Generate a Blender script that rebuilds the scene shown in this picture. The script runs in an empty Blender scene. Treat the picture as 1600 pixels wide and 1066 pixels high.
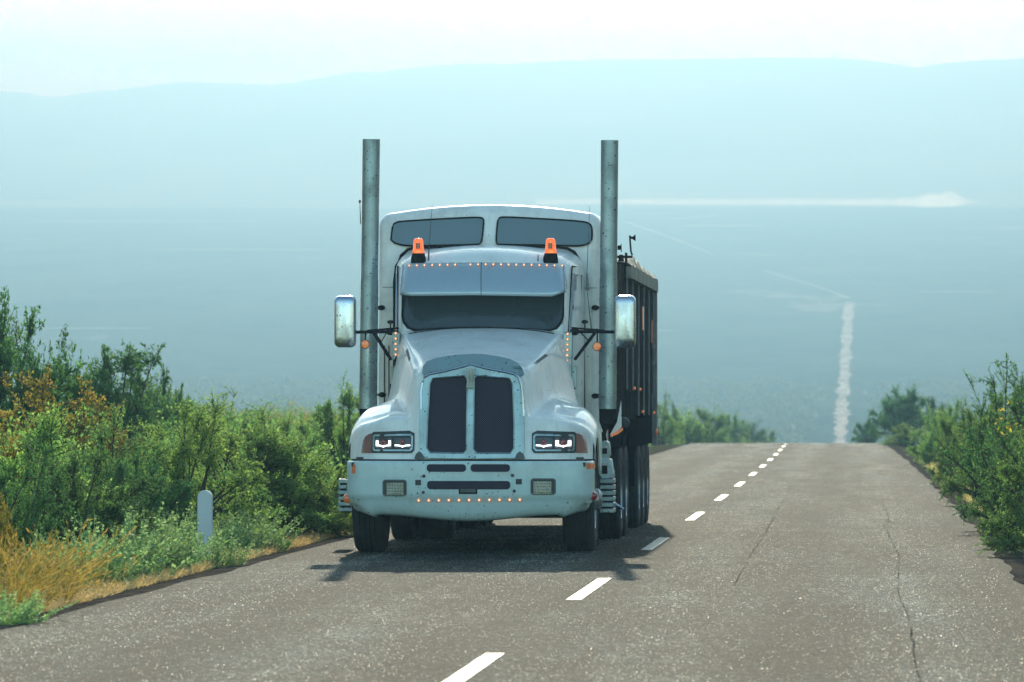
import bpy, bmesh, math, random
import numpy as np
from mathutils import Vector, Matrix, Euler
from mathutils.geometry import tessellate_polygon
from mathutils import noise as mnoise

scene = bpy.context.scene
col = scene.collection
R = math.radians

# ------------------------------------------------------------------ camera
CAM = Vector((2.17, 0.0, 1.5))
YAW, PITCH = math.atan(550 / 8889 * math.cos(math.atan(94 / 8889))), math.atan(94 / 8889)
cam_d = bpy.data.cameras.new("camera")
cam = bpy.data.objects.new("camera", cam_d)
col.objects.link(cam)
cam.location = CAM
cam.rotation_euler = (R(90) + PITCH, 0, YAW)
cam_d.lens = 200
cam_d.sensor_width = 36
cam_d.clip_start = 0.5
cam_d.clip_end = 60000
cam_d.dof.use_dof = True
cam_d.dof.focus_distance = 57
cam_d.dof.aperture_fstop = 7.1
scene.camera = cam
CM = Euler((R(90) + PITCH, 0, YAW)).to_matrix()
F = 200 / 36 * 1600

def P(px, py, Y):
    d = CM @ Vector(((px - 800) / F, -(py - 533) / F, -1))
    return CAM + d * (Y / d.y)

# ------------------------------------------------------------------ light
SUN_DIR = Vector((-0.058, 1.0, 0.365)).normalized()
SUN_EL = math.asin(SUN_DIR.z)
world = bpy.data.worlds.new("World")
scene.world = world
world.use_nodes = True
wn = world.node_tree
wn.nodes.clear()
sky = wn.nodes.new("ShaderNodeTexSky")
sky.sky_type = 'NISHITA'
sky.sun_disc = False
sky.sun_elevation = SUN_EL
sky.sun_rotation = -0.058
sky.air_density = 1.0
sky.dust_density = 0.8
sky.ozone_density = 2.0
bg = wn.nodes.new("ShaderNodeBackground")
bg.inputs[1].default_value = 0.15
wo = wn.nodes.new("ShaderNodeOutputWorld")
tint = wn.nodes.new("ShaderNodeMix"); tint.data_type = 'RGBA'; tint.blend_type = 'MULTIPLY'; tint.inputs[0].default_value = 1
tint.inputs[7].default_value = (.82, 1.0, .86, 1)
wn.links.new(sky.outputs[0], tint.inputs[6])
# thin high cloud in long soft bands
wtc = wn.nodes.new("ShaderNodeTexCoord"); wmp = wn.nodes.new("ShaderNodeMapping"); wmp.inputs["Scale"].default_value = (4, 4, 34)
wnz = wn.nodes.new("ShaderNodeTexNoise"); wnz.inputs["Scale"].default_value = 1.6; wnz.inputs["Detail"].default_value = 4
wrp = wn.nodes.new("ShaderNodeValToRGB"); wrp.color_ramp.elements[0].position = .35; wrp.color_ramp.elements[0].color = (.42, .435, .45, 1)
wrp.color_ramp.elements[1].position = .68; wrp.color_ramp.elements[1].color = (.86, .82, .82, 1)
cloud = wn.nodes.new("ShaderNodeMix"); cloud.data_type = 'RGBA'; cloud.blend_type = 'MULTIPLY'; cloud.inputs[0].default_value = 1
wn.links.new(wtc.outputs["Generated"], wmp.inputs[0]); wn.links.new(wmp.outputs[0], wnz.inputs["Vector"]); wn.links.new(wnz.outputs["Fac"], wrp.inputs[0])
wn.links.new(tint.outputs[2], cloud.inputs[6]); wn.links.new(wrp.outputs[0], cloud.inputs[7])
wn.links.new(cloud.outputs[2], bg.inputs[0])
wn.links.new(bg.outputs[0], wo.inputs[0])
sd = bpy.data.lights.new("sun", 'SUN')
sd.energy = 2.8
sd.angle = R(0.6)
sd.color = (.79, .885, .74)
so = bpy.data.objects.new("sun", sd)
col.objects.link(so)
so.rotation_euler = SUN_DIR.to_track_quat('Z', 'Y').to_euler()
scene.view_settings.view_transform = 'Standard'
scene.view_settings.look = 'None'
scene.view_settings.exposure = 2.03
scene.view_settings.gamma = 1.0
scene.render.engine = 'CYCLES'
scene.cycles.use_denoising = True
scene.cycles.max_bounces = 8
scene.cycles.transparent_max_bounces = 12
scene.cycles.volume_bounces = 1

# ------------------------------------------------------------------ tagging
def tag(o, label=None, cat=None, group=None, kind=None):
    if label: o['label'] = label
    if cat: o['category'] = cat
    if group: o['group'] = group
    if kind: o['kind'] = kind
    return o

def empty(name, loc=(0, 0, 0), parent=None):
    o = bpy.data.objects.new(name, None)
    o.empty_display_size = 0.1
    col.objects.link(o)
    o.location = loc
    if parent: o.parent = parent
    return o

# ------------------------------------------------------------------ mesh builder
class MB:
    def __init__(s):
        s.v = []; s.f = []
    def add(s, vs, fs):
        b = len(s.v)
        s.v += [tuple(x) for x in vs]
        s.f += [tuple(i + b for i in f) for f in fs]
        return s
    def box(s, x0, x1, y0, y1, z0, z1):
        vs = [(x, y, z) for x in (x0, x1) for y in (y0, y1) for z in (z0, z1)]
        return s.add(vs, [(0, 1, 3, 2), (4, 6, 7, 5), (0, 4, 5, 1), (2, 3, 7, 6), (0, 2, 6, 4), (1, 5, 7, 3)])
    def tube(s, pts, r, n=10, caps=True):
        pts = [Vector(p) for p in pts]
        rs = r if isinstance(r, (list, tuple)) else [r] * len(pts)
        rings = []
        for i, p in enumerate(pts):
            a = pts[max(0, i - 1)]; b = pts[min(len(pts) - 1, i + 1)]
            t = (b - a).normalized()
            u = t.cross(Vector((0, 0, 1)) if abs(t.z) < 0.9 else Vector((1, 0, 0))).normalized()
            w = t.cross(u)
            rings.append([p + (u * math.cos(k * 2 * math.pi / n) + w * math.sin(k * 2 * math.pi / n)) * rs[i] for k in range(n)])
        vs = [q for ring in rings for q in ring]
        fs = []
        for i in range(len(pts) - 1):
            for k in range(n):
                k2 = (k + 1) % n
                fs.append((i * n + k, i * n + k2, (i + 1) * n + k2, (i + 1) * n + k))
        if caps:
            fs.append(tuple(range(n))[::-1]); fs.append(tuple(range((len(pts) - 1) * n, len(pts) * n)))
        return s.add(vs, fs)
    def grid(s, rows, closed=False):
        n = len(rows[0]); vs = [q for r in rows for q in r]; fs = []
        for i in range(len(rows) - 1):
            for k in range(n if closed else n - 1):
                k2 = (k + 1) % n
                fs.append((i * n + k, i * n + k2, (i + 1) * n + k2, (i + 1) * n + k))
        return s.add(vs, fs)
    def lathe(s, prof, c, axis='x', n=40):
        rows = []
        for (a, r) in prof:
            row = []
            for k in range(n):
                t = k * 2 * math.pi / n
                p, q = r * math.cos(t), r * math.sin(t)
                row.append((c[0] + a, c[1] + p, c[2] + q) if axis == 'x' else ((c[0] + p, c[1] + q, c[2] + a) if axis == 'z' else (c[0] + p, c[1] + a, c[2] + q)))
            rows.append(row)
        return s.grid(rows, True)
    def sphere(s, c, rx, ry, rz, n=12, m=8):
        rows = []
        for i in range(m + 1):
            t = math.pi * i / m
            rows.append([(c[0] + rx * math.sin(t) * math.cos(2 * math.pi * k / n), c[1] + ry * math.sin(t) * math.sin(2 * math.pi * k / n), c[2] + rz * math.cos(t)) for k in range(n)])
        return s.grid(rows, True)
    def build(s, name, mat, parent=None, smooth=True, bevel=0, angle=40):
        me = bpy.data.meshes.new(name)
        me.from_pydata(s.v, [], s.f)
        bm = bmesh.new(); bm.from_mesh(me)
        bmesh.ops.remove_doubles(bm, verts=bm.verts, dist=1e-5)
        bmesh.ops.recalc_face_normals(bm, faces=bm.faces)
        bm.to_mesh(me); bm.free()
        me.materials.append(mat)
        o = bpy.data.objects.new(name, me)
        col.objects.link(o)
        if parent: o.parent = parent
        if bevel:
            m = o.modifiers.new("bevel", 'BEVEL'); m.width = bevel; m.segments = 3; m.limit_method = 'ANGLE'; m.angle_limit = R(35)
        if smooth:
            me.shade_smooth()
            me.set_sharp_from_angle(angle=R(angle)) if hasattr(me, 'set_sharp_from_angle') else None
        return o

def plate(mb, loops, depth, th, cuts=2):
    """flat or curved plate: loops of (u,w), outer first then holes; depth(u,w)->v of the front; th = thickness backwards"""
    polys = [[Vector((a, b, 0)) for a, b in lp] for lp in loops]
    flat = [q for lp in loops for q in lp]
    tris = tessellate_polygon(polys)
    bm = bmesh.new()
    vs = [bm.verts.new((a, 0, b)) for a, b in flat]
    for t in tris:
        try: bm.faces.new([vs[i] for i in t])
        except ValueError: pass
    for _ in range(cuts):
        bmesh.ops.subdivide_edges(bm, edges=bm.edges[:], cuts=1, use_grid_fill=True)
    bm.verts.ensure_lookup_table()
    front = [(v.co.x, depth(v.co.x, v.co.z), v.co.z) for v in bm.verts]
    for i, v in enumerate(bm.verts): v.index = i
    bm.verts.index_update()
    faces = [tuple(v.index for v in f.verts) for f in bm.faces]
    bound = [(e.verts[0].index, e.verts[1].index) for e in bm.edges if len(e.link_faces) == 1]
    n = len(front)
    back = [(x, y + th, z) for x, y, z in front]
    mb.add(front + back, faces + [tuple(i + n for i in f[::-1]) for f in faces] + [(a, b, b + n, a + n) for a, b in bound])
    bm.free()
    return mb

def rrect(x0, x1, z0, z1, r, n=4):
    out = []
    for cx, cz, a0 in ((x1 - r, z1 - r, 0), (x0 + r, z1 - r, 90), (x0 + r, z0 + r, 180), (x1 - r, z0 + r, 270)):
        for k in range(n + 1):
            a = R(a0 + 90 * k / n)
            out.append((cx + r * math.cos(a), cz + r * math.sin(a)))
    return out

def smooth_poly(pts, it=2):
    """corner cutting that keeps outlines rounded"""
    for _ in range(it):
        q = []
        for i in range(len(pts)):
            a = pts[i]; b = pts[(i + 1) % len(pts)]
            q.append((a[0] * .75 + b[0] * .25, a[1] * .75 + b[1] * .25)); q.append((a[0] * .25 + b[0] * .75, a[1] * .25 + b[1] * .75))
        pts = q
    return pts

def sstep(x):
    x = min(1, max(0, x)); return x * x * (3 - 2 * x)

# ------------------------------------------------------------------ materials
class NT:
    def __init__(s, name):
        s.m = bpy.data.materials.new(name); s.m.use_nodes = True
        s.t = s.m.node_tree; s.b = s.t.nodes["Principled BSDF"]; s.o = s.t.nodes["Material Output"]
    def n(s, typ, **k):
        x = s.t.nodes.new("ShaderNode" + typ)
        for a, b in k.items():
            if hasattr(x, a): setattr(x, a, b)
            else: x.inputs[a].default_value = b
        return x
    def l(s, a, b): s.t.links.new(a, b)
    def set(s, **k):
        for a, b in k.items(): s.b.inputs[a.replace('_', ' ')].default_value = b
    def coord(s, scale=(1, 1, 1), kind="Object"):
        tc = s.n("TexCoord"); mp = s.n("Mapping"); mp.inputs["Scale"].default_value = scale
        s.l(tc.outputs[kind], mp.inputs[0]); return mp.outputs[0]
    def noise(s, vec, scale, detail=4, rough=.55):
        x = s.n("TexNoise"); x.inputs["Scale"].default_value = scale; x.inputs["Detail"].default_value = detail; x.inputs["Roughness"].default_value = rough
        if vec is not None: s.l(vec, x.inputs["Vector"])
        return x.outputs["Fac"]
    def ramp(s, fac, stops, interp='LINEAR'):
        x = s.n("ValToRGB"); cr = x.color_ramp; cr.interpolation = interp
        while len(cr.elements) < len(stops): cr.elements.new(0.5)
        for e, (p, c) in zip(cr.elements, stops):
            e.position = p; e.color = (c[0], c[1], c[2], 1) if not isinstance(c, (int, float)) else (c, c, c, 1)
        s.l(fac, x.inputs[0]); return x.outputs[0]
    def mix(s, fac, a, b, mode='MIX'):
        x = s.n("Mix"); x.data_type = 'RGBA'; x.blend_type = mode
        for sock, val in ((x.inputs[0], fac), (x.inputs[6], a), (x.inputs[7], b)):
            if hasattr(val, 'links'): s.l(val, sock)
            elif isinstance(val, (int, float)) and sock != x.inputs[0]: sock.default_value = (val, val, val, 1)
            elif isinstance(val, (int, float)): sock.default_value = val
            else: sock.default_value = (*val, 1)
        return x.outputs[2]
    def math(s, op, a, b=0.0, c=None):
        x = s.n("Math", operation=op)
        for i, val in enumerate((a, b) if c is None else (a, b, c)):
            if hasattr(val, 'links'): s.l(val, x.inputs[i])
            else: x.inputs[i].default_value = val
        return x.outputs[0]
    def bump(s, h, strength=.3, dist=.01):
        x = s.n("Bump"); x.inputs["Strength"].default_value = strength; x.inputs["Distance"].default_value = dist
        s.l(h, x.inputs["Height"]); s.l(x.outputs[0], s.b.inputs["Normal"])

def splats(t, vec, dens=.5):
    """bug splats and chips: small dark blots with their own shape"""
    w = t.noise(vec, 30, 2)
    v = t.n("TexVoronoi"); v.inputs["Scale"].default_value = 34; v.inputs["Randomness"].default_value = 1
    add = t.mix(.035, vec, w, 'ADD')
    t.l(add, v.inputs["Vector"])
    sep = t.n("SeparateColor"); t.l(v.outputs["Color"], sep.inputs[0])
    size = t.math('MULTIPLY', t.math('POWER', sep.outputs[0], 2.4), .36)
    spot = t.math('LESS_THAN', v.outputs["Distance"], size)
    patch = t.math('GREATER_THAN', t.noise(vec, 2.3, 3), 1 - dens)
    return t.math('MULTIPLY', spot, patch)

def paint(name, c, metallic=0, rough=.35, coat=.5, spot=.5, dirt=.25, spotcol=(.05, .045, .04), dirtcol=(.25, .21, .16)):
    t = NT(name)
    vec = t.coord()
    d = t.noise(vec, 3.2, 6, .65)
    dm = t.ramp(d, [(.45, 0), (.75, 1)])
    base = t.mix(t.math('MULTIPLY', dm, dirt), c, dirtcol)
    streak = t.noise(t.coord((14, 14, .7)), 1.4, 3)
    base = t.mix(t.math('MULTIPLY', t.ramp(streak, [(.55, 0), (.8, 1)]), dirt * .6), base, dirtcol)
    if spot:
        base = t.mix(t.math('MULTIPLY', splats(t, vec, spot), .85), base, spotcol)
    t.l(base, t.b.inputs["Base Color"])
    t.set(Metallic=metallic, Coat_Weight=coat, Coat_Roughness=.08)
    t.l(t.ramp(d, [(.3, rough), (.8, min(1, rough + .25))]), t.b.inputs["Roughness"])
    return t.m

def flat(name, c, rough=.6, metallic=0, emit=None, estr=0, coat=0, bumpy=0, vary=.25, scale=9):
    t = NT(name)
    vec = t.coord()
    d = t.noise(vec, scale, 4)
    t.l(t.mix(t.ramp(d, [(.35, 0), (.7, 1)]), c, tuple(x * (1 - vary) for x in c)), t.b.inputs["Base Color"])
    t.set(Roughness=rough, Metallic=metallic, Coat_Weight=coat)
    if emit:
        t.set(Emission_Color=(*emit, 1), Emission_Strength=estr)
    if bumpy: t.bump(t.noise(vec, 60, 4), bumpy, .01)
    return t.m

M = {}
M["white"] = paint("white_paint", (.86, .87, .84), rough=.32, coat=.5, spot=.40, dirt=.36)
M['white_front'] = paint('white_paint_bugs', (.62, .66, .65), rough=.33, coat=.5, spot=.55, dirt=.30)
M["bumper"] = paint("bumper_paint", (.56, .71, .71), rough=.38, coat=.3, spot=.5, dirt=.30)  # teal of grime and road reflection is put into the base colour
M['chrome'] = paint('bright_chrome', (.55, .60, .66), metallic=1, rough=.16, coat=0, spot=.4, dirt=.25)
M['dull_chrome'] = paint('worn_chrome', (.33, .42, .45), metallic=.85, rough=.30, coat=0, spot=.62, dirt=.75, dirtcol=(.16, .17, .15))
M['grille_chrome'] = paint('dirty_chrome', (.42, .57, .60), metallic=.45, rough=.36, coat=.2, spot=.75, dirt=.45, dirtcol=(.2, .2, .17))  # base colour carries the same teal of reflection, besides the dirt
M['visor'] = paint('visor_steel', (.46, .55, .60), metallic=.5, rough=.30, coat=.2, spot=.35, dirt=.15, dirtcol=(.2, .24, .27))
M['deflector'] = paint('deflector_blue', (.15, .25, .31), metallic=.2, rough=.35, coat=.3, spot=.7, dirt=.35)
M['black'] = flat('black_plastic', (.03, .033, .036), .5)
M['rubber'] = flat('rubber', (.016, .016, .018), .75, bumpy=.2)
M['tyre'] = flat('tyre_rubber', (.030, .030, .034), .8, bumpy=.3, vary=.4)
M['steel'] = flat('painted_steel', (.10, .11, .115), .5, vary=.4)
M['chassis'] = flat('chassis_steel', (.022, .022, .026), .7, vary=.4)
M['interior'] = flat('cab_interior', (.05, .055, .06), .8)
M['seat'] = flat('seat_fabric', (.30, .32, .33), .9)
M['amber'] = flat('amber_lens', (.42, .13, .05), .3, emit=(1, .28, .04), estr=.03, coat=1, vary=.1)
M['amber_lit'] = flat('amber_lens_lit', (.9, .3, .1), .2, emit=(1, .26, .05), estr=.06, coat=1, vary=.1)
M['bulb'] = flat('marker_bulb', (.95, .7, .5), .2, emit=(1, .62, .4), estr=.24, vary=.05)
M['beacon'] = flat('beacon_lens', (.85, .16, .02), .12, emit=(1, .12, .015), estr=.30, coat=1, vary=.15)
M['red'] = flat('red_lens', (.16, .02, .025), .2, emit=(1, .05, .05), estr=.01, coat=1)
M['drl'] = flat('lit_lamp', (1, 1, 1), .2, emit=(1, 1, 1), estr=.8, vary=0)
M['signal'] = flat('turn_lens', (.28, .075, .05), .15, coat=1)
M['foglens'] = flat('fog_lens', (.42, .45, .36), .2, metallic=.4, coat=1, vary=.5, scale=70)
M['tarp'] = flat('tarp', (.34, .32, .27), .9, vary=.6, scale=4)
M['trailer'] = flat('trailer_paint', (.055, .05, .052), .7, vary=.5, scale=2)
for k_ in ('trailer', 'chassis', 'tyre', 'rubber'):
    M[k_].node_tree.nodes["Principled BSDF"].inputs["Specular IOR Level"].default_value = 0.0
M['tyre'].node_tree.nodes['Principled BSDF'].inputs['Specular IOR Level'].default_value = .35
M['rib'] = flat('trailer_rib', (.20, .205, .215), .5, vary=.4)
M['hub'] = flat('hub_metal', (.45, .47, .47), .35, metallic=.7, vary=.5)
M['concrete_white'] = None

def glass_mat(name, c, trans=.2, rough=.05, spec=.6):
    t = NT(name)
    g = t.n("BsdfGlossy"); g.inputs["Roughness"].default_value = rough; g.inputs["Color"].default_value = (.9, .95, 1, 1)
    d = t.b; t.set(Base_Color=(*c, 1), Roughness=rough + .1, Coat_Weight=1)
    tr = t.n("BsdfTransparent"); tr.inputs[0].default_value = (.55, .62, .62, 1)
    m1 = t.n("MixShader"); m1.inputs[0].default_value = trans
    t.l(d.outputs[0], m1.inputs[1]); t.l(tr.outputs[0], m1.inputs[2])
    t.l(m1.outputs[0], t.o.inputs[0])
    t.b.inputs["Specular IOR Level"].default_value = spec
    return t.m
M['glass'] = glass_mat('windshield_glass', (.075, .105, .12), .5, .10, .9)
M['darkglass'] = glass_mat('tinted_glass', (.06, .11, .125), .12, .08, .8)

def grille_mesh_mat():
    t = NT('grille_weave')
    vec = t.coord((1, 1, 1)); s3 = t.n("SeparateXYZ"); t.l(vec, s3.inputs[0])
    p = t.math('ADD', s3.outputs[0], s3.outputs[2]); q = t.math('SUBTRACT', s3.outputs[0], s3.outputs[2])
    g_ = t.math('MULTIPLY', t.math('SINE', t.math('MULTIPLY', p, 150)), t.math('SINE', t.math('MULTIPLY', q, 150)))
    c = t.ramp(t.math('ABSOLUTE', g_), [(.05, (.085, .075, .115)), (.45, (.014, .012, .022))])  # purple of haze and reflection is put into the weave colours
    t.l(c, t.b.inputs["Base Color"]); t.set(Roughness=.7)
    t.b.inputs["Specular IOR Level"].default_value = .15
    return t.m
M['weave'] = grille_mesh_mat()
# ------------------------------------------------------------------ truck
TX, TY = -1.70, 55.5
def L(px, py, v):
    p = P(px, py, TY + v); return (p.x - TX, p.z)
def LL(pts, v): return [L(a, b, v) for a, b in pts]
def mirx(pts, c): return [(2 * c - a, b) for a, b in pts]

truck = empty("tractor_truck", (TX, TY, 0))
tag(truck, "white long-nosed tractor truck with two tall exhaust stacks and orange beacons coming along the road", "truck")

def hc(v): return 1.87 + .36 * sstep((v + .1) / 2.7) + .05 * (v / 2.1)
def wtop(u, v):
    a = abs(u)
    hw = .505 + .145 * max(0, v - .1)
    drop = (.13 - .03 * v) * (a / hw) ** 2.4
    h = hc(v) - drop
    f = 1.34 + .19 * sstep((v - .05) / 1.2) - .05 * sstep((v - 1.5) / .8)
    f -= .15 * max(0, (a - .8) / .4) + .10 * max(0, (a - 1.05) / .15) ** 2
    tw = .05 + .07 * v
    k = sstep((a - hw) / tw)
    return h * (1 - k) + f * k
def v0(u):
    a = abs(u)
    return .12 + .02 * sstep((a - .5) / .05) + .42 * max(0, (a - .72) / .48) ** 2.6
def lean(u, w):
    k = sstep((abs(u) - .5) / .12)
    return (.13 * (1 - k) + .22 * k) * max(0, w - .93) ** 1.0
def fv(u, w): return v0(u) + lean(u, w)

us = [-1.2 + .02 * i for i in range(121)]
rows = []
for u in us:
    row = []
    w1 = wtop(u, v0(u))
    w1 = wtop(u, fv(u, w1))
    k = sstep((abs(u) - .5) / .12)
    r = .05 + .03 * k
    for j in range(9):
        w = .93 + (w1 - r - .93) * j / 8
        row.append((u, fv(u, w), w))
    va = fv(u, w1 - r)
    for j in range(1, 6):
        a = R(90 * j / 5)
        row.append((u, va + r * (1 - math.cos(a)), w1 - r + r * math.sin(a)))
    vs_ = va + r
    for j in range(1, 40):
        v = vs_ + (2.14 - vs_) * j / 39
        w = wtop(u, v)
        if j < 4: w = w * j / 4 + (1 - j / 4) * w1 if w > w1 else w
        row.append((u, v, w))
    rows.append(row)
mb = MB().grid(rows)
for sgn, row in ((-1, rows[0]), (1, rows[-1])):
    side = []
    for (u, v, w) in row[8:]:
        q = (.62 ** 2 - (v - 1.2) ** 2)
        low = .52 + math.sqrt(q) if q > 0 else .52
        low = max(.80 if v > 1.2 else .93, low)
        low = min(low, w - .02)
        side.append([(u, v, w), (u + .012 * sgn, v, w - .03), (u + .02 * sgn, v, (w + low) / 2), (u + .015 * sgn, v, low), (u - .05 * sgn, v, low)])
    mb.grid(side)
hood = mb.build("hood", M['white'], truck, angle=60)
# fender liners
for sgn in (-1, 1):
    m = MB(); rr = []
    for k in range(17):
        a = R(10 + 160 * k / 16)
        v, w = 1.2 - .60 * math.cos(a), .52 + .60 * math.sin(a)
        rr.append([(sgn * .62, v, w), (sgn * 1.2, v, w)])
    m.grid(rr); m.build("fender_liner", M['black'], hood)
# cowl sill under the hood front
MB().box(-1.12, 1.12, .30, .5, .88, .95).build("hood_sill", M['black'], hood)

# hood side badges, the two latch marks and the gap to the cowl
for pts_ in ([(633, 548), (637, 545), (646, 561), (644, 566)], [(853, 553), (857, 556), (843, 570), (839, 568)]):
    q = []
    for px, py in pts_:
        v = 1.4; u, w = L(px, py, v); q.append((u, w))
    cu2 = sum(x for x, _ in q) / 4
    m = MB(); o3 = []
    for (u, w) in q:
        # march back along the line of sight until the side of the hood is met
        v = .3
        while v < 2.0 and wtop(u, v) < w: v += .01
        o3.append((u, v - .012, w))
    m.add(o3 + [(a_, b_ + .01, c_) for a_, b_, c_ in o3], [(0, 1, 2, 3), (4, 7, 6, 5), (0, 1, 5, 4), (1, 2, 6, 5), (2, 3, 7, 6), (3, 0, 4, 7)])
    m.build("hood_badge", M['steel'], hood, smooth=False)
for u in (-.035, .075):
    MB().tube([(u, v, wtop(u, v) + .002) for v in (.36, .45, .55, .66)], .005, 6).build("hood_crease", M['steel'], hood)
MB().tube([(u * .01, 2.05, wtop(u * .01, 2.05) + .003) for u in range(-74, 75, 4)], .007, 6).build("hood_gap", M['rubber'], hood)
# hood deflector band above the grille
def band(outer, inner, off, mat, name, parent, th=.03, v=.25):
    lp = LL(outer + inner[::-1], v)
    return plate(MB(), [lp], lambda u, w: fv(u, w) - off, th, 2).build(name, mat, parent, angle=30)
arc_out = [(660, 583), (661, 573), (667, 565), (680, 560), (700, 556), (720, 554), (740, 553), (760, 554), (780, 557), (797, 561), (810, 568), (817, 577), (819, 586)]
arc_in = [(664, 588), (668, 583), (680, 580), (695, 578), (712, 574), (727, 570), (736, 567), (745, 570), (760, 574), (777, 577), (792, 580), (804, 583), (812, 590)]
band(arc_out, arc_in, .035, M['deflector'], "bug_deflector", truck, .06)

# grille surround: outline with two openings
g_out = [(657, 708), (656, 660), (657, 620), (659, 600), (662, 590), (668, 584), (680, 581), (696, 579), (712, 575), (727, 571), (736, 568), (745, 571), (760, 575), (777, 578), (792, 581), (804, 584), (811, 590), (815, 601), (818, 622), (820, 660), (820, 708), (808, 716), (740, 717), (668, 716)]
g_l = [(676, 591), (725, 587), (730, 592), (730, 702), (725, 708), (674, 707), (668, 700), (669, 660), (672, 600)]
g_r = [(746, 587), (796, 591), (801, 600), (804, 660), (804, 700), (798, 708), (747, 708), (741, 702), (741, 592)]
gs = plate(MB(), [LL(g_out, .2), LL(g_l, .2), LL(g_r, .2)], lambda u, w: fv(u, w) - .045, .07, 1).build("grille_surround", M['grille_chrome'], truck, bevel=.006, angle=30)
# raised chevron rim
rim = LL([(659, 640), (658, 612), (660, 598), (664, 589), (671, 585), (696, 580), (712, 576), (727, 572), (736, 569), (745, 572), (760, 576), (792, 582), (803, 585), (810, 590), (814, 600), (817, 622), (819, 650)], .2)
MB().tube([(u, fv(u, w) - .045, w) for u, w in rim], .013, 8).build("grille_rim", M['chrome'], gs)
for name, g in (("grille_screen", g_l), ("grille_screen", g_r)):
    plate(MB(), [LL(g, .2)], lambda u, w: fv(u, w) - .012, .01, 1).build(name, M['weave'], gs)
    lp = LL(g, .2)
    pts = [(u, fv(u, w) - .047, w) for u, w in lp]; pts.append(pts[0])
    MB().tube(pts, .007, 6, False).build("grille_lip", M['dull_chrome'], gs)
# ribbed badge at the top of the centre bar
m = MB()
for k in range(5):
    u, w1 = L(731.5 + k * 2.2, 577, .2); w0 = L(735, 603, .2)[1]
    m.box(u - .0045, u + .0045, .10, .16, w0, w1)
m.build("ribbed_emblem", M['hub'], gs)
u, w = L(736, 604.5, .2); MB().box(u - .04, u + .04, .085, .15, w - .006, w + .004).build("emblem_base", M['dull_chrome'], gs)
# steel tow-eye plates at the lower grille corners
for cx in (656, 813):
    lp = LL([(cx - 8, 717), (cx - 5, 709), (cx, 705), (cx + 5, 709), (cx + 8, 717)], .15)
    plate(MB(), [lp], lambda u, w: fv(u, w) - .055, .02, 1).build("tow_eye", M['steel'], gs)

# headlights
HC = 740.3
for side in (0, 1):
    fx = (lambda p: p) if side == 0 else (lambda p: mirx(p, 739.7))
    hz = lambda o: (lambda u, w: fv(u, w) - o)
    hl = plate(MB(), [LL(fx([(583, 675), (640, 673), (648, 677), (648, 703), (644, 708), (582, 708), (578, 704), (579, 678)]), .2)], hz(.012), .03, 2).build("headlight", M['black'], truck, angle=30)
    fr_o = fx([(584, 679), (643, 678), (646, 681), (646, 701), (642, 705), (584, 705), (582, 702), (582, 682)])
    fr_i = fx([(586, 682), (641, 681), (643, 683), (643, 700), (640, 702.5), (586, 702.5), (585, 700), (585, 683)])
    plate(MB(), [LL(fr_o, .2), LL(fr_i, .2)], hz(.022), .02, 1).build("headlight_trim", M['dull_chrome'], hl)
    plate(MB(), [LL(fx([(563, 706), (565, 690), (569, 682), (577, 677.5), (580, 677.5), (580, 708), (563, 708)]), .2)], hz(.012), .03, 2).build("turn_signal", M['signal'], hl)
    for (x0, x1, c) in ((587.5, 611, 'U'), (617.5, 641.5, 'V')):
        lit = (c == 'U')
        u0, wl = L(*fx([(x0, 0)])[0][:1], 697.5, .2); u1 = L(fx([(x1, 0)])[0][0], 697, .2)[0]
        um = (u0 + u1) / 2
        if u0 > u1: u0, u1 = u1, u0
        cup = rrect(u0 - .01, u1 + .01, wl - .02, wl + .085, .012)
        plate(MB(), [cup], hz(.016), .01, 0).build("lamp_cup", M['steel'], hl)
        d = hz(.022)
        pts = [(u0, wl + .004), (um - .03, wl + .002), (um, wl - .010), (um + .03, wl + .002), (u1, wl + .004), (u1, wl + .016), (um + .032, wl + .014), (um, wl + .003), (um - .032, wl + .014), (u0, wl + .016)]
        m = plate(MB(), [pts], d, .01, 0)
        if lit:
            bw = .030 if side == 1 else .022
            plate(m, [rrect(u0, u0 + bw, wl + .014, wl + .058, .004)], d, .01, 0)
            plate(m, [rrect(u1 - bw, u1, wl + .014, wl + .058, .004)], d, .01, 0)
        m.build("running_light", M['drl'], hl, smooth=False)
        MB().sphere((um, d(um, wl + .045) - .0, wl + .042), .024, .012, .026).build("lamp_bulb", M['red'], hl)

# ------------------------------------------------------------------ bumper
plan = []
for k in range(25):
    u = -.96 + 1.92 * k / 24
    plan.append((u, .05 * (u / .96) ** 2))
right = [(.96 + .25 * math.sin(R(a)), .05 + .27 * (1 - math.cos(R(a)))) for a in (11, 22, 34, 45, 57, 68, 79, 90)] + [(1.22, .42), (1.22, .53)]
plan = [(-a, b) for a, b in right[::-1]] + plan + right
prof = [(.905, .05), (.915, .02), (.905, .004), (.88, 0), (.75, 0), (.60, 0), (.56, .006), (.54, .024), (.50, .034), (.44, .05), (.39, .075), (.36, .11), (.352, .16)]
rows = []
for (w, ins) in prof:
    row = []
    for (u, v) in plan:
        a = abs(u)
        low = .06 * sstep((a - .95) / .27) - .03 * math.cos(u * 3.2) * (a < .99)
        ww = w + (low if w < .5 else low * (w - .35) * 0)
        sc = 1 - ins / 1.22
        k = 1 if v < .3 else max(0, 1 - (v - .3) / .3)
        row.append((u * (1 - ins * .8 / 1.22), v + ins * k, ww))
    rows.append(row)
bumper = MB().grid(rows).build("bumper", M['bumper'], truck, angle=50)
sm = bumper.modifiers.new("thick", 'SOLIDIFY'); sm.thickness = .012; sm.offset = -1
MB().box(-1.15, 1.15, .12, .5, .86, .90).build("bumper_shelf", M['black'], bumper)
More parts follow.
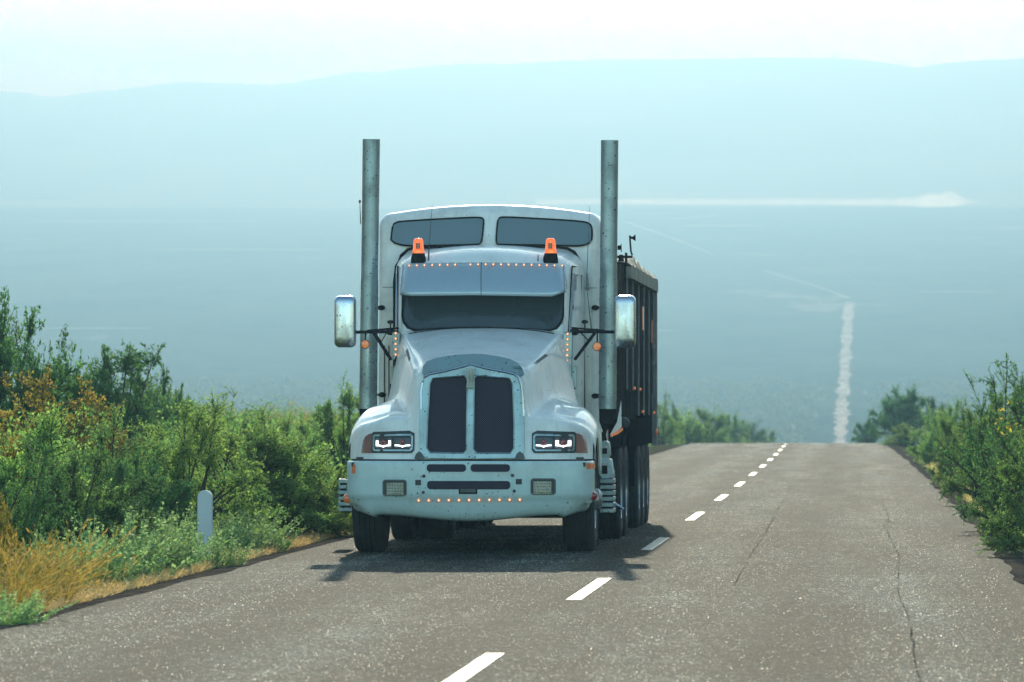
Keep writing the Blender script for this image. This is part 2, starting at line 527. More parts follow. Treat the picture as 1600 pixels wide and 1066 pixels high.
bd = lambda o: (lambda u, w: .05 * (min(abs(u), .96) / .96) ** 2 - o + (.27 - math.sqrt(max(0, .27 ** 2 - ((abs(u) - .96) * 1.08) ** 2)) if abs(u) > .96 else 0))
def bpart(name, x0, x1, y0, y1, r, off, mat, parent=None, th=.02, cuts=2, v=.02):
    a, w1 = L(x0, y0, v); b, w0 = L(x1, y1, v)
    return plate(MB(), [rrect(a, b, w0, w1, min(r, (w1 - w0) / 2 - .001))], bd(off), th, cuts).build(name, mat, parent or bumper, angle=30)
for (x0, x1, y0, y1) in ((667, 728.5, 725, 737.5), (735.5, 797, 725, 737.5), (667.5, 797.5, 751, 765)):
    ring = (lambda e: [rrect(L(x0 - e, 0, .02)[0], L(x1 + e, 0, .02)[0], L(0, y1 + e, .02)[1], L(0, y0 - e, .02)[1], .03), rrect(L(x0, 0, .02)[0], L(x1, 0, .02)[0], L(0, y1, .02)[1], L(0, y0, .02)[1], .03)])(1.3)
    plate(MB(), ring, bd(.007), .012, 1).build("vent_rim", M['bumper'], bumper, angle=30)
    bpart("bumper_vent", x0, x1, y0, y1, .035, .003, M['weave'])
bpart("bumper_slot", 717, 746, 763.5, 772, .008, .006, M['chassis'])
bpart("bumper_slot", 719.5, 743.5, 764, 769.5, .006, .008, M['steel'])
for (x0, x1, y0, y1, r) in ((649, 658, 750, 758.5, .004), (806, 815.5, 748.5, 757, .004), (659.5, 665, 741.5, 746.5, .014), (798, 803.5, 740.5, 745.5, .014), (659, 664, 767, 772, .014), (801, 806, 765, 770, .014)):
    bpart("bumper_hole", x0, x1, y0, y1, r, .004, M['black'], cuts=1)
for (x0, x1, f0, f1) in ((597.5, 635.5, 604, 630.5), (829, 868.5, 833.5, 861.5)):
    y0 = 749.5 if x0 < 700 else 747.5
    fl = bpart("fog_light", x0, x1, y0, y0 + 26, .03, .006, M['steel'])
    bpart("fog_recess", x0 + 2.3, x1 - 2.3, y0 + 2, y0 + 24, .02, .009, M['black'], fl)
    bpart("fog_lens", f0, f1, y0 + 5, y0 + 24, .006, .013, M['foglens'], fl, cuts=1)
    m = MB()
    for i in range(6):
        for j in range(4):
            u, w = L(f0 + 2.5 + i * (f1 - f0 - 5) / 5, y0 + 7.5 + j * 4.6, .02)
            m.sphere((u, bd(.015)(u, w), w), .012, .006, .012, 8, 5)
    m.build("fog_reflector", M['hub'], fl)
def marker(u, v, w, r, parent, name="marker_light", rot='y', mats=('amber_lit', 'bulb')):
    m = MB().lathe([(-.012, .001), (-.012, r * .5), (-.008, r * .85), (0, r), (.01, r)], (u, v, w), 'y', 12)
    o = m.build(name, M[mats[0]], parent)
    MB().sphere((u, v - .009, w), r * .62, .008, r * .62, 8, 6).build("marker_bulb", M[mats[1]], o)
    return o
for k in range(11):
    x = 654.2 + k * 15.8
    u, w = L(x, 782.3 - .12 * k, .03)
    marker(u, bd(-.012)(u, w), w, .019, bumper)
# corner indicators on the bumper ends
bpart("corner_light", 549, 555, 726, 740, .01, .006, M['amber'], cuts=1, v=.1)
bpart("corner_light", 916, 928, 724, 733, .008, .006, M['amber'], cuts=2, v=.1)
for px, py, r in ((543.5, 779, .048), (927, 775, .042)):
    u, w = L(px, py, .35)
    MB().sphere((u, .35, w), r, .04, r, 14, 10).build("side_marker", M['red' if px > 900 else 'amber'], bumper)
    MB().tube([(u, .37, w), (math.copysign(1.19, u), .40, w)], .012, 6).build("marker_bracket", M['chrome'], bumper)

# ------------------------------------------------------------------ cab
def vf(w): return 2.08 + .40 * max(0, w - 2.15)
def arch(hw, wt, wc, r, n=8, low=1.2, bowz=0):
    """cross-section from the lower left up over the roof to the lower right"""
    pts = [(-hw - bowz, low), (-hw - bowz, (low + wt) / 2 - .1), (-hw, wt - r)]
    for k in range(1, n + 1):
        a = R(90 * k / n); pts.append((-hw + r * (1 - math.cos(a)), wt - r + r * math.sin(a)))
    for k in range(1, 12):
        u = -hw + r + (2 * hw - 2 * r) * k / 12
        pts.append((u, wt + (wc - wt) * (1 - (u / (hw - r)) ** 2)))
    right = [(-a, b) for a, b in pts[:3 + n]][::-1]
    return pts + right
secs = []
for (t, hw, wt, wc, r) in ((0, .83, 2.86, 2.93, .13), (.03, .85, 2.90, 2.975, .15), (.12, .875, 2.96, 3.03, .17), (.3, .90, 3.01, 3.08, .19), (.6, .95, 3.04, 3.11, .2), (1, .975, 3.05, 3.12, .2)):
    a = arch(hw, wt, wc, r)
    secs.append([(u, vf(min(w, 3.0)) * (1 - t) + 3.42 * t, w) for u, w in a])
cab = MB().grid(secs).build("cab", M['white'], truck, angle=50)
# windscreen frame
ws = [(629, 425), (627.5, 470), (627.5, 488), (631, 503), (638, 512), (650, 516.5), (690, 514), (740, 512.5), (800, 514), (858, 517), (870, 513), (877, 504), (881, 490), (882.5, 470), (882, 425)]
wsl = LL(ws, 2.25)
outer = arch(.835, 2.865, 2.935, .13, low=1.75)
plate(MB(), [outer, wsl], lambda u, w: vf(w) - .004 + .10 * (abs(u) / .85) ** 3, .05, 1).build("windshield_frame", M['white'], cab, angle=30)
plate(MB(), [wsl], lambda u, w: vf(w) + .012 + .10 * (abs(u) / .85) ** 3, .008, 2).build("windshield", M['glass'], cab, angle=30)
pts = [(u, vf(w) - .004 + .10 * (abs(u) / .85) ** 3, w) for u, w in wsl]
MB().tube(pts + [pts[0]], .014, 6, False).build("windshield_seal", M['rubber'], cab)
cu, cw = L(751, 490, 2.2)
MB().box(-.80, .80, 3.30, 3.38, 1.3, 2.9).build("cab_rear_panel", M['interior'], cab)
for s in (-1, 1):
    MB().box(s * .80 - .01, s * .80 + .01, 2.6, 3.3, 1.3, 2.9).build("cab_lining", M['interior'], cab)
MB().box(-.8, .8, 2.35, 3.3, 2.80, 2.84).build("cab_lining", M['interior'], cab)
MB().box(-.78, .78, 2.32, 2.62, 1.95, 2.17).build("dashboard", M['interior'], cab, bevel=.03)
for u in (-.42, .42):
    MB().box(u - .25, u + .25, 2.98, 3.15, 1.5, 2.42).build("seat", M['seat'], cab, bevel=.06)
    MB().box(u - .13, u + .13, 3.0, 3.1, 2.44, 2.62).build("seat", M['seat'], cab, bevel=.04)
pts = [(.42 + .22 * math.cos(t * math.pi / 10), 2.62 + .08 * math.sin(t * math.pi / 10), 2.22 + .20 * math.sin(t * math.pi / 10)) for t in range(21)]
MB().tube(pts, .016, 8, False).build("steering_wheel", M['black'], cab)
for px in (742, 759, 774):  # thin grey streaks set just behind the windshield glass
    u, w = L(px, 486, 2.1)
    MB().tube([(u - .012, vf(w) + .06, w - .045), (u + .012, vf(w) + .06, w + .045)], .0045, 6).build("windshield_streak", M['steel'], cab)

# sun visor: bent sheet with side returns
vis = []
top = [(629, 414), (650, 411.5), (740, 410), (860, 411.5), (880, 414)]
bot = [(625, 460.5), (645, 462), (740, 461), (862, 463), (883, 456.5)]
tp = LL(top, 2.2); bt = LL(bot, 2.0)
def ip(pts, t):
    t *= len(pts) - 1; i = min(int(t), len(pts) - 2); f = t - i
    return tuple(pts[i][k] * (1 - f) + pts[i + 1][k] * f for k in (0, 1))
rows = []
for j in range(9):
    s = j / 8; row = []
    for i in range(41):
        t = i / 40
        a, b = ip(tp, t), ip(bt, t)
        edge = (abs(t - .5) * 2) ** 8
        v = (2.20 * (1 - s) + 1.96 * s) - .03 * math.sin(s * 3.14) + .10 * edge
        row.append((a[0] * (1 - s) + b[0] * s, v, a[1] * (1 - s) + b[1] * s))
    rows.append(row)
visor = MB().grid(rows).build("sun_visor", M['visor'], truck)
sm = visor.modifiers.new("thick", 'SOLIDIFY'); sm.thickness = .012
for sgn, k in ((-1, 0), (1, -1)):
    a = rows[0][k]; b = rows[-1][k]
    MB().grid([[a, b], [(a[0] + .01 * sgn, a[1] + .22, a[2] - .02), (b[0] + .01 * sgn, 2.32, b[2] + .05)]]).build("visor_end", M['chrome'], visor)
    MB().tube([a, ((a[0] + b[0]) / 2, (a[1] + b[1]) / 2 - .03, (a[2] + b[2]) / 2), b], .009, 6).build("visor_edge", M['chrome'], visor)
MB().tube([r[10 + 11] for r in rows], .004, 5).build("visor_seam", M['black'], visor)
for k in range(21):
    if k == 7: continue
    px = 639.5 + k * 11.95; py = 415.2 - 2.0 * (1 - abs(k - 10) / 10) ** .8
    u, w = L(px, py, 2.17)
    marker(u, 2.165, w, .016, visor)

# roof beacons and aerials on the cab
for px in (653.8, 860.3):
    u, wb = L(px, 406.5, 2.45); w1 = L(px, 396, 2.45)[1]; w2 = L(px, 372.5, 2.45)[1]
    b = MB().lathe([(wb - .03 , .001), (wb - .03, .078), (wb + .02, .076), (w1 - .012, .066), (w1, .064), (w1, .001)], (u, 2.45, 0), 'z', 24).build("beacon", M['rubber'], truck, angle=50)
    MB().lathe([(w1, .001), (w1, .062), (w1 + .03, .062), (w1 + .034, .057), (w2 - .03, .050), (w2 - .012, .045), (w2, .03), (w2 + .002, .001)], (u, 2.45, 0), 'z', 24).build("beacon_lens", M['beacon'], b, angle=50)
    MB().lathe([(w1 + .045, .001), (w1 + .045, .022), (w2 - .05, .022), (w2 - .05, .001)], (u, 2.397, 0), 'z', 12).build("beacon_reflector", M['signal'], b)
def whip(name, p0, p1, v, r=.006, parent=None, mat='black'):
    a = L(*p0, v); b = L(*p1, v)
    return MB().tube([(a[0], v, a[1]), ((a[0] + b[0]) / 2, v, (a[1] + b[1]) / 2), (b[0], v, b[1])], [r, r * .8, r * .5], 6).build(name, M[mat], parent or truck)
a = whip("antenna", (669.5, 407), (670.5, 381), 2.42, .009); whip("antenna_tip", (670.5, 381), (675.5, 320), 2.42, .0035, a)
a = whip("antenna", (840.5, 408), (841, 398), 2.42, .007)
a = whip("antenna", (924, 515), (917.5, 455), 3.3, .006); whip("antenna_coil", (918, 454), (917, 427), 3.3, .022, a, 'hub'); whip("antenna_tip", (917, 427), (921.5, 322), 3.3, .004, a)
a = whip("antenna", (563.5, 350), (562.3, 318), 3.25, .006); u, w = L(562.3, 315, 3.25); MB().sphere((u, 3.25, w), .012, .012, .02).build("antenna_tip", M['black'], a)

# door with side window, handle and seams on both sides
for s in (-1, 1):
    def sx(w, v): return s * (.85 + .105 * (v - 2.2) / 1.2 + .006)
    def wall(name, vw, mat, off, parent, th=.012):
        m = MB(); poly = [Vector((a, b, 0)) for a, b in vw]
        tris = tessellate_polygon([poly]); n = len(vw)
        fr = [(sx(b, a) + s * off, a, b) for a, b in vw]; bk = [(x - s * th, y, z) for x, y, z in fr]
        m.add(fr + bk, [tuple(t) for t in tris] + [tuple(i + n for i in t) for t in tris] + [(i, (i + 1) % n, (i + 1) % n + n, i + n) for i in range(n)])
        return m.build(name, mat, parent, smooth=False)
    door = wall("door", [(2.28, 1.25), (3.28, 1.25), (3.28, 2.88), (2.56, 2.88), (2.24, 2.14)], M['white'], .004, truck)
    seam = [(2.28, 1.25), (3.28, 1.25), (3.28, 2.88), (2.56, 2.88), (2.24, 2.14)]
    MB().tube([(sx(b, a) + s * .006, a, b) for a, b in seam] + [(sx(1.25, 2.28) + s * .006, 2.28, 1.25)], .009, 5).build("door_seam", M['rubber'], door)
    wall("door_window", [(2.33, 2.18), (3.16, 2.18), (3.16, 2.80), (2.62, 2.80)], M['darkglass'], .012, door)
    fr = [(2.33, 2.18), (3.16, 2.18), (3.16, 2.80), (2.62, 2.80), (2.33, 2.18)]
    MB().tube([(sx(b, a) + s * .014, a, b) for a, b in fr], .014, 6).build("window_frame", M['chrome'], door)
    wall("window_shade", [(2.58, 2.64), (3.16, 2.64), (3.16, 2.80), (2.63, 2.80)], M['dull_chrome'], .016, door)
    MB().tube([(sx(1.8, 2.45) + s * .05, 2.45, 1.62), (sx(1.8, 2.45) + s * .06, 2.45, 1.86)], .014, 8).build("grab_handle", M['dull_chrome'], door)
    MB().box(*sorted((sx(1.7, 3.1), sx(1.7, 3.1) + s * .03)), 3.05, 3.2, 1.66, 1.71).build("door_handle", M['dull_chrome'], door)
# air-cleaner panels with their columns of amber lights beside the cowl
pr = LL([(880.5, 519), (894, 519), (892.5, 599), (879.5, 599)], 2.12)
pan = plate(MB(), [pr], lambda u, w: 2.10, .25, 0).build("light_panel", M['dull_chrome'], truck, bevel=.01)
for k in range(10):
    u, w = L(887 - .15 * k, 522 + k * 8.3, 2.09); marker(u, 2.09, w, .017, pan)
pl = LL([(613, 519), (625, 519), (624, 562), (613.5, 562)], 2.12)
pan = plate(MB(), [pl], lambda u, w: 2.10, .25, 0).build("light_panel", M['dull_chrome'], truck, bevel=.01)
for k in range(5):
    u, w = L(618.3, 521 + k * 8.3, 2.09); marker(u, 2.09, w, .017, pan)
a, b = L(617.3, 609, 2.1), L(625, 557, 2.1)
plate(MB(), [rrect(a[0], b[0], a[1], b[1], .02)], lambda u, w: 2.08, .25, 0).build("air_intake", M['rubber'], truck, bevel=.01)
a, b = L(890, 606, 2.3), L(900.5, 574, 2.3)
plate(MB(), [rrect(a[0], b[0], a[1], b[1], .015)], lambda u, w: 2.28, .1, 0).build("step_mirror", M['dull_chrome'], truck, bevel=.01)
# A-pillar cowl between hood and windscreen
MB().box(-.86, .86, 2.08, 3.3, 1.0, 1.9).build("firewall", M['white'], cab, bevel=.04)

# ------------------------------------------------------------------ sleeper
secs = []
def sl(v, ins, top=0):
    a = arch(1.155 - ins, 3.465 - ins + top, 3.55 - ins + top, .14, low=.95)
    return [(u - .02, v + (.16 * max(0, w - 3.0)), w) for u, w in a]
for v, ins in ((3.5, .09), (3.51, .05), (3.54, .02), (3.60, 0), (3.8, -.003), (4.4, -.01), (5.4, 0), (5.48, .02), (5.5, .06)):
    secs.append(sl(v, ins))
sleeper = MB().grid(secs).build("sleeper", M['white'], truck, angle=60)
front = [(u, w) for u, v, w in secs[0]]
plate(MB(), [front], lambda u, w: 3.5 + .16 * max(0, w - 3.0), .02, 0).build("sleeper_front", M['white'], sleeper, angle=30)
back = [(u, w) for u, v, w in secs[-1]]
plate(MB(), [back], lambda u, w: 5.5 + .16 * max(0, w - 3.0), .02, 0).build("sleeper_back", M['white'], sleeper, angle=30)
wl = smooth_poly([(611, 385), (612.5, 358), (616, 347), (640, 345), (700, 341.5), (745, 339.5), (756, 341), (755.5, 352), (753, 380), (746, 382.5), (700, 383.5)], 2)
wr = smooth_poly([(775, 382), (777, 350), (779, 340), (790, 339), (840, 341.5), (900, 345), (921, 348), (926, 358), (924, 385), (870, 383.5), (783, 382.5)], 2)
for wp in (wl, wr):
    lp = LL(wp, 3.55)
    d = lambda u, w: 3.488 + .16 * max(0, w - 3.0)
    o = plate(MB(), [lp], d, .01, 0).build("sleeper_window", M['darkglass'], sleeper, smooth=False)
    pts = [(u, d(u, w) , w) for u, w in lp]
    MB().tube(pts + [pts[0]], .010, 6, False).build("window_seal", M['rubber'], o)
# dark gap between cab and sleeper
gp = [(616, 640), (616, 440), (619, 415), (626, 400), (637, 390), (650, 386.5), (740, 384.5), (870, 386.5), (886, 388), (897, 394), (905, 407), (909, 430), (912, 640)]
pts = [(L(a, b, 3.42)[0], 3.45, L(a, b, 3.42)[1]) for a, b in gp]
MB().tube(pts, [.016] * 6 + [.010] * 2 + [.016] * 5, 8).build("cab_boot", M['rubber'], sleeper)
u = L(595, 449, 3.48)
MB().tube([(-1.13, 3.485, u[1]), (-.99, 3.485, u[1])], .003, 5).build("panel_seam", M['black'], sleeper)
MB().tube([(.97, 3.485, u[1] - .01), (1.1, 3.485, u[1] - .01)], .003, 5).build("panel_seam", M['black'], sleeper)
u = L(604.5, 600, 3.48)
for px in (600.5, 607.5, 610): 
    a = L(px, 540 if px < 608 else 600, 3.48); b = L(px, 638, 3.48)
    MB().tube([(a[0], 3.49, a[1]), (b[0], 3.49, b[1])], .006, 5).build("panel_seam", M['chassis'], sleeper)
for px, py in ((596, 481), (597, 617), (930, 481), (930, 619)):
    a = L(px, py, 3.45)
    MB().sphere((a[0], 3.45, a[1]), .04, .05, .028, 10, 8).build("stack_clamp_bolt", M['chassis'], sleeper)

# ------------------------------------------------------------------ exhaust stacks
for (xt, xb, yt) in ((580.2, 575.2, 218), (952.6, 949.2, 219.5)):
    T = L(xt, yt, 3.2); B = L(xb, 630, 3.2)
    def at(w):
        f = (w - B[1]) / (T[1] - B[1]); return (B[0] * (1 - f) + T[0] * f, 3.2, w)
    m = MB().tube([at(2.75), at(T[1])], [.088, .0905], 40, False)
    m.tube([at(T[1]), at(2.75)], [.0865, .084], 40, False)
    m.tube([at(T[1] - .0005), at(T[1] + .0005)], [.0905, .0905], 40, False)
    st = m.build("exhaust_stack", M['dull_chrome'], truck, angle=50)
    MB().tube([at(1.42), at(2.76)], [.092, .092], 40, False).build("heat_shield", M['dull_chrome'], st)
    w_ = 1.42
    sg = -1 if xt < 700 else 1
    MB().tube([at(1.43), (at(1.3)[0] - .0 * sg, 3.22, 1.28), (at(1.1)[0] - .05 * sg, 3.28, 1.1), (at(1)[0] - .3 * sg, 3.32, .95), (at(1)[0] - .6 * sg, 3.35, .9)], [.088, .085, .075, .07, .07], 24).build("exhaust_elbow", M['chassis'], st)
    for py in (469, 485, 607, 622, 583):
        w = L(0, py, 3.2)[1]
        MB().tube([at(w - .006), at(w + .006)], [.096, .096], 40).build("stack_band", M['dull_chrome'], st)
    for w in (L(0, 481, 3.2)[1], L(0, 617, 3.2)[1]):
        MB().tube([at(w), (at(w)[0] - sg * .13, 3.45, w)], .012, 6).build("stack_bracket", M['chassis'], st)

# ------------------------------------------------------------------ mirrors
for s, (x0, x1, y0, y1) in ((-1, (522.5, 556, 462, 543)), (1, (959.5, 993.5, 461.5, 543.5))):
    a = L(x0, y1, 2.0); b = L(x1, y0, 2.0)
    cu_, cw_ = (a[0] + b[0]) / 2, (a[1] + b[1]) / 2; hu, hw_ = (b[0] - a[0]) / 2, (b[1] - a[1]) / 2
    rows = []
    for (ins, v) in ((.9, 1.925), (.5, 1.93), (.2, 1.942), (.06, 1.965), (0, 2.0), (0, 2.05), (.02, 2.06)):
        rows.append([(cu_ + x * (1 - ins * .5) + .0, v, cw_ + z * (1 - ins * .35)) for x, z in rrect(-hu, hu, -hw_, hw_, .055, 6)])
    m = MB().grid(rows, True)
    m.add(rows[0], [tuple(range(len(rows[0])))]); 
    mir = m.build("mirror", M['chrome'], truck, angle=60)
    if s > 0: mir.rotation_euler = (0, 0, 0)
    plate(MB(), [rrect(cu_ - hu * .93, cu_ + hu * .93, cw_ - hw_ * .96, cw_ + hw_ * .96, .05, 6)], lambda u, w: 2.058, .01, 0).build("mirror_glass", M['chrome'], mir, smooth=False)
    inner = (lambda x: L(x, 0, 2.1)[0])
    xi, xo = (560 - 6, 622) if s < 0 else (962, 892)
    za = L(0, 519, 2.1)[1]; zb = L(0, 516, 2.1)[1]
    m = MB().tube([(inner(xi), 2.06, za - .005), (inner((xi + xo) / 2), 2.12, za), (inner(xo), 2.25, za)], .016, 8)
    m.tube([(inner(574 if s < 0 else 944), 2.10, za + .012), (inner(xo), 2.25, zb + .02)], .010, 8)
    m.tube([(inner(583 if s < 0 else 931), 2.10, za), (inner(609 if s < 0 else 897), 2.25, L(0, 562, 2.1)[1])], .017, 8)
    m.tube([(inner(587 if s < 0 else 927), 2.11, za - .02), (inner(595 if s < 0 else 920), 2.2, L(0, 534, 2.1)[1]), (inner(603 if s < 0 else 905), 2.22, za)], .006, 6)
    m.sphere((inner(609 if s < 0 else 897), 2.22, za), .05, .05, .035)
    m.tube([(inner(609 if s < 0 else 913), 2.2, za + .0), (inner(609 if s < 0 else 913), 2.2, za + .10)], .008, 6)
    m.sphere((inner(609 if s < 0 else 913), 2.2, za + .10), .035, .03, .02)
    m.build("mirror_arm", M['chassis'], mir)
    px = 570.5 if s < 0 else 933
    c = L(px, 538 if s < 0 else 541.5, 2.05)
    lt = MB().lathe([(-.03, .001), (-.028, .022), (-.018, .038), (0, .043), (.02, .043), (.03, .02)], (c[0], 2.05, c[1]), 'y', 20).build("mirror_marker_light", M['amber_lit'], mir)
    MB().lathe([(-.006, .040), (-.006, .047), (.012, .047), (.012, .04)], (c[0], 2.05, c[1]), 'y', 20).build("marker_ring", M['black'], lt)
    MB().tube([(c[0], 2.07, c[1] + .04), (c[0], 2.1, za)], .009, 6).build("marker_bracket", M['chassis'], lt)

# ------------------------------------------------------------------ wheels
def wheel(parent, cx, cy, cz, r, wd, out, front=False):
    e = empty("wheel", (0, 0, 0), parent)
    h = wd / 2
    prof = [(-h * .8, r * .56), (-h, r * .66), (-h * 1.02, r * .80), (-h * .96, r * .93), (-h * .84, r * .985)]
    nb = 5
    for k in range(nb):
        x0 = -h * .8 + k * (1.6 * h / nb); x1 = x0 + 1.6 * h / nb
        prof += [(x0 + .006, r), (x1 - .006, r)]
        if k < nb - 1: prof += [(x1 - .004, r - .014), (x1 + .004, r - .014)]
    prof += [(h * .84, r * .985), (h * .96, r * .93), (h * 1.02, r * .80), (h, r * .66), (h * .8, r * .56)]
    MB().lathe(prof, (cx, cy, cz), 'x', 56).build("tyre", M['tyre'], e, angle=35)
    s = out
    if front: rp = [(s * h * .7, r * .58), (s * h * .95, r * .56), (s * h * .75, r * .5), (s * h * .45, r * .40), (s * h * .5, r * .22), (s * (h + .03), r * .2), (s * (h + .06), r * .12), (s * (h + .06), .001)]
    else: rp = [(s * h * .7, r * .58), (s * h * .95, r * .56), (s * h * .6, r * .5), (-s * h * .6, r * .42), (-s * h * .5, r * .24), (s * h * .6, r * .2), (s * h * .8, r * .1), (s * h * .8, .001)]
    rim = MB().lathe(rp, (cx, cy, cz), 'x', 32).build("rim", M['hub'], e, angle=40)
    m = MB()
    xx = cx + s * (h * .48 if front else -h * .52)
    for k in range(10):
        t = k * math.pi / 5
        m.tube([(xx - .01, cy + r * .31 * math.cos(t), cz + r * .31 * math.sin(t)), (xx + s * .05, cy + r * .31 * math.cos(t), cz + r * .31 * math.sin(t))], .018, 6)
    m.build("wheel_nut", M['chrome'], e)
    MB().lathe([(-h * .5 * 1, r * .57), (h * .5, r * .57)], (cx, cy, cz), 'x', 32).build("rim_well", M['chassis'], e)
    return e
for s in (-1, 1):
    wheel(truck, s * 1.045, 1.2, .52, .52, .315, s, True)
    for v in (6.2, 7.5):
        wheel(truck, s * 1.115, v, .52, .52, .265, s)
        wheel(truck, s * .80, v, .52, .52, .265, -s)
# mud guards, chassis, axles
ch = MB()
for s in (-1, 1):
    ch.box(s * .43 - .04, s * .43 + .04, .5, 8.4, .80, 1.06)
ch.build("chassis_rail", M['chassis'], truck)
MB().tube([(-1.0, 1.2, .52), (-.6, 1.2, .40), (.6, 1.2, .40), (1.0, 1.2, .52)], .065, 8).build("front_axle", M['chassis'], truck)
for v in (6.2, 7.5):
    MB().tube([(-.7, v, .52), (-.2, v, .52), (0, v, .54), (.2, v, .52), (.7, v, .52)], [.08, .10, .22, .10, .08], 16).build("drive_axle", M['chassis'], truck)
MB().box(-.35, .35, 1.4, 2.6, .50, 1.2).build("engine_sump", M['chassis'], truck, bevel=.05)
MB().box(.44, .92, .9, 1.15, .34, .45).build("front_bracket", M['chassis'], truck, bevel=.02)
MB().tube([(-.6, 1.6, .55), (-.62, 3.0, .5), (-.6, 5.4, .5)], .10, 12).build("exhaust_pipe", M['chassis'], truck)
MB().box(-.30, .20, 3.1, 5.6, .55, .9).build("gearbox", M['chassis'], truck, bevel=.05)
for s in (-1, 1):
    x0, x1 = (.62, 1.22)
    MB().lathe([(2.75, .001), (2.75, .28), (2.79, .31), (4.9, .31), (4.94, .28), (4.94, .001)], (s * .92, 0, .70), 'y', 36).build("fuel_tank", M['dull_chrome'], truck, angle=40)
# chrome step units hanging beside the tanks
def steps(px0, px1, y0, y1, v, n=5):
    a = L(px0, y1, v); b = L(px1, y0, v)
    m = MB()
    H = (b[1] - a[1])
    for k in range(n):
        w0 = a[1] + H * k / n
        m.box(a[0], b[0], v - (.02 if k % 2 else 0), v + .5, w0 + .008, w0 + H / n - .004)
    o = m.build("step", M['dull_chrome'], truck, bevel=.008)
    m = MB().box(a[0] + .02, b[0] - .02, v + .02, v + .48, a[1], b[1])
    m.build("step_core", M['chassis'], o)
    return o
o = steps(528.5, 551.5, 748, 801, 2.35, 6)
c = L(541, 779, 2.3)
o = steps(936.5, 959, 748, 803, 2.35, 6)
a = L(960, 790, 2.4)
MB().tube([(a[0] - .02, 2.5, a[1] + .03), (a[0] + .09, 2.5, a[1] - .04)], .014, 6).build("step_strut", M['chrome'], o)
for (x0, x1, y0, y1, v) in ((935, 957, 716, 748, 2.5), (938, 953, 689, 717, 2.55)):
    a = L(x0, y1, v); b = L(x1, y0, v)
    bo = plate(MB(), [smooth_poly([(a[0], a[1]), (b[0], a[1]), (b[0] - .012, b[1] - .02), (b[0] - .04, b[1]), (a[0] + .01, b[1])], 1)], lambda u, w: v, .4, 0).build("tool_box", M['dull_chrome'] if y0 < 700 else M['bumper'], truck, bevel=.012)
    MB().box((a[0] + b[0]) / 2 - .035, (a[0] + b[0]) / 2 + .02, v - .012, v, a[1] + .05, b[1] - .06).build("box_recess", M['chassis'], bo)
    MB().box((a[0] + b[0]) / 2 - .035, (a[0] + b[0]) / 2 + .03, v - .03, v - .008, b[1] - .075, b[1] - .05).build("box_latch", M['hub'], bo)
# fairing flap and amber strip low behind the right stack
lp = LL([(963.5, 626), (964.5, 668), (949, 684), (946, 680), (957, 660)], 4.4)
fl = plate(MB(), [lp], lambda u, w: 5.5, .03, 0).build("rear_fairing", M['white'], truck, smooth=False)
lp = LL([(946, 684), (950, 678), (957, 676), (966, 669), (967, 673), (958, 680)], 4.4)
plate(MB(), [lp], lambda u, w: 5.47, .03, 0).build("marker_strip", M['amber_lit'], fl, smooth=False)
a = L(973, 661, 5.2)
MB().lathe([(-.03, .001), (-.02, .05), (0, .06), (.03, .06), (.03, .001)], (a[0], 5.6, a[1]), 'y', 20).build("rear_lamp", M['black'], truck)
for v in (6.2, 7.5):
    for s in (-1, 1):
        rr = [[(s * .66, v - .60 * math.cos(R(a)), .54 + .60 * math.sin(R(a))), (s * 1.25, v - .60 * math.cos(R(a)), .54 + .60 * math.sin(R(a)))] for a in range(50, 131, 10)]
        o = MB().grid(rr).build("mudguard", M['chassis'], truck)
        o.modifiers.new("t", 'SOLIDIFY').thickness = .012

# ------------------------------------------------------------------ trailer
tr = empty("tipper_trailer", (TX, TY, 0))
tag(tr, "dark ribbed bulk trailer with rolled tarp coupled behind the white truck", "trailer")
XL, XR, V0, V1 = -1.27, 1.25, 7.25, 15.4
body = MB().box(XL, XR, V0, V1, 1.60, 3.0).build("trailer_body", M['trailer'], tr, smooth=False)
MB().box(XL + .01, XR - .01, V0 + 1.6, V1 - .01, 1.30, 1.60).build("trailer_floor", M['trailer'], tr, smooth=False)
MB().box(-.95, 1.23, 6.6, V0 + .02, 1.35, 3.0).build("headboard", M['trailer'], tr, smooth=False)
n = 6
for k in range(n):
    v = V0 + .02 + (V1 - V0 - .12) * k / (n - 1)
    for s, x in ((-1, XL), (1, XR)):
        MB().box(*sorted((x, x + s * .016)), v, v + .07, 1.63 if k < 2 else 1.33, 2.86).build("side_rib", M['rib'], body, smooth=False)
for s, x in ((-1, XL), (1, XR)):
    m = MB(); m.box(*sorted((x - s * .04, x + s * .06)), V0, V1, 2.86, 2.99)
    m.build("top_rail", M['tarp'], body, smooth=False)
rnd = random.Random(4)
rows = []
for i in range(41):
    v = V0 + (V1 - V0) * i / 40
    hgt = 3.03 + .04 * math.sin(i * .9) + rnd.uniform(-.02, .03) + (.05 if 8 < i < 16 else 0)
    rows.append([(XR + .05, v, 2.97), (XR + .055, v, 3.0 + rnd.uniform(0, .02)), (XR + .01, v, hgt + .01), (XR - .12, v, hgt + .02), (0, v, hgt + .04), (XL + .12, v, hgt), (XL - .03, v, 2.97)])
MB().grid(rows).build("tarp_cover", M['tarp'], tr)
for px, py in ((980, 607), (988.5, 608.5), (993, 643.5), (1012, 645)):
    v = {980: 7.9, 988.5: 9.5, 993: 10.3, 1012: 13.8}[px]
    x = XR + .055; w = P(px, py, TY + v).z
    MB().sphere((x + .012, v, w), .016, .02, .018).build("side_light", M['amber_lit'], body)
for v, w in ((12.0, 2.52), (15.0, 2.4)):
    MB().box(XR, XR + .012, v - .25, v + .05, w - .18, w + .10).build("side_reflector", M['amber'], body, smooth=False)
for w in (1.95, 2.15):
    MB().box(XR + .03, XR + .055, 14.2, 14.35, w, w + .05).build("reflector_tape", M['rib'], body, smooth=False)
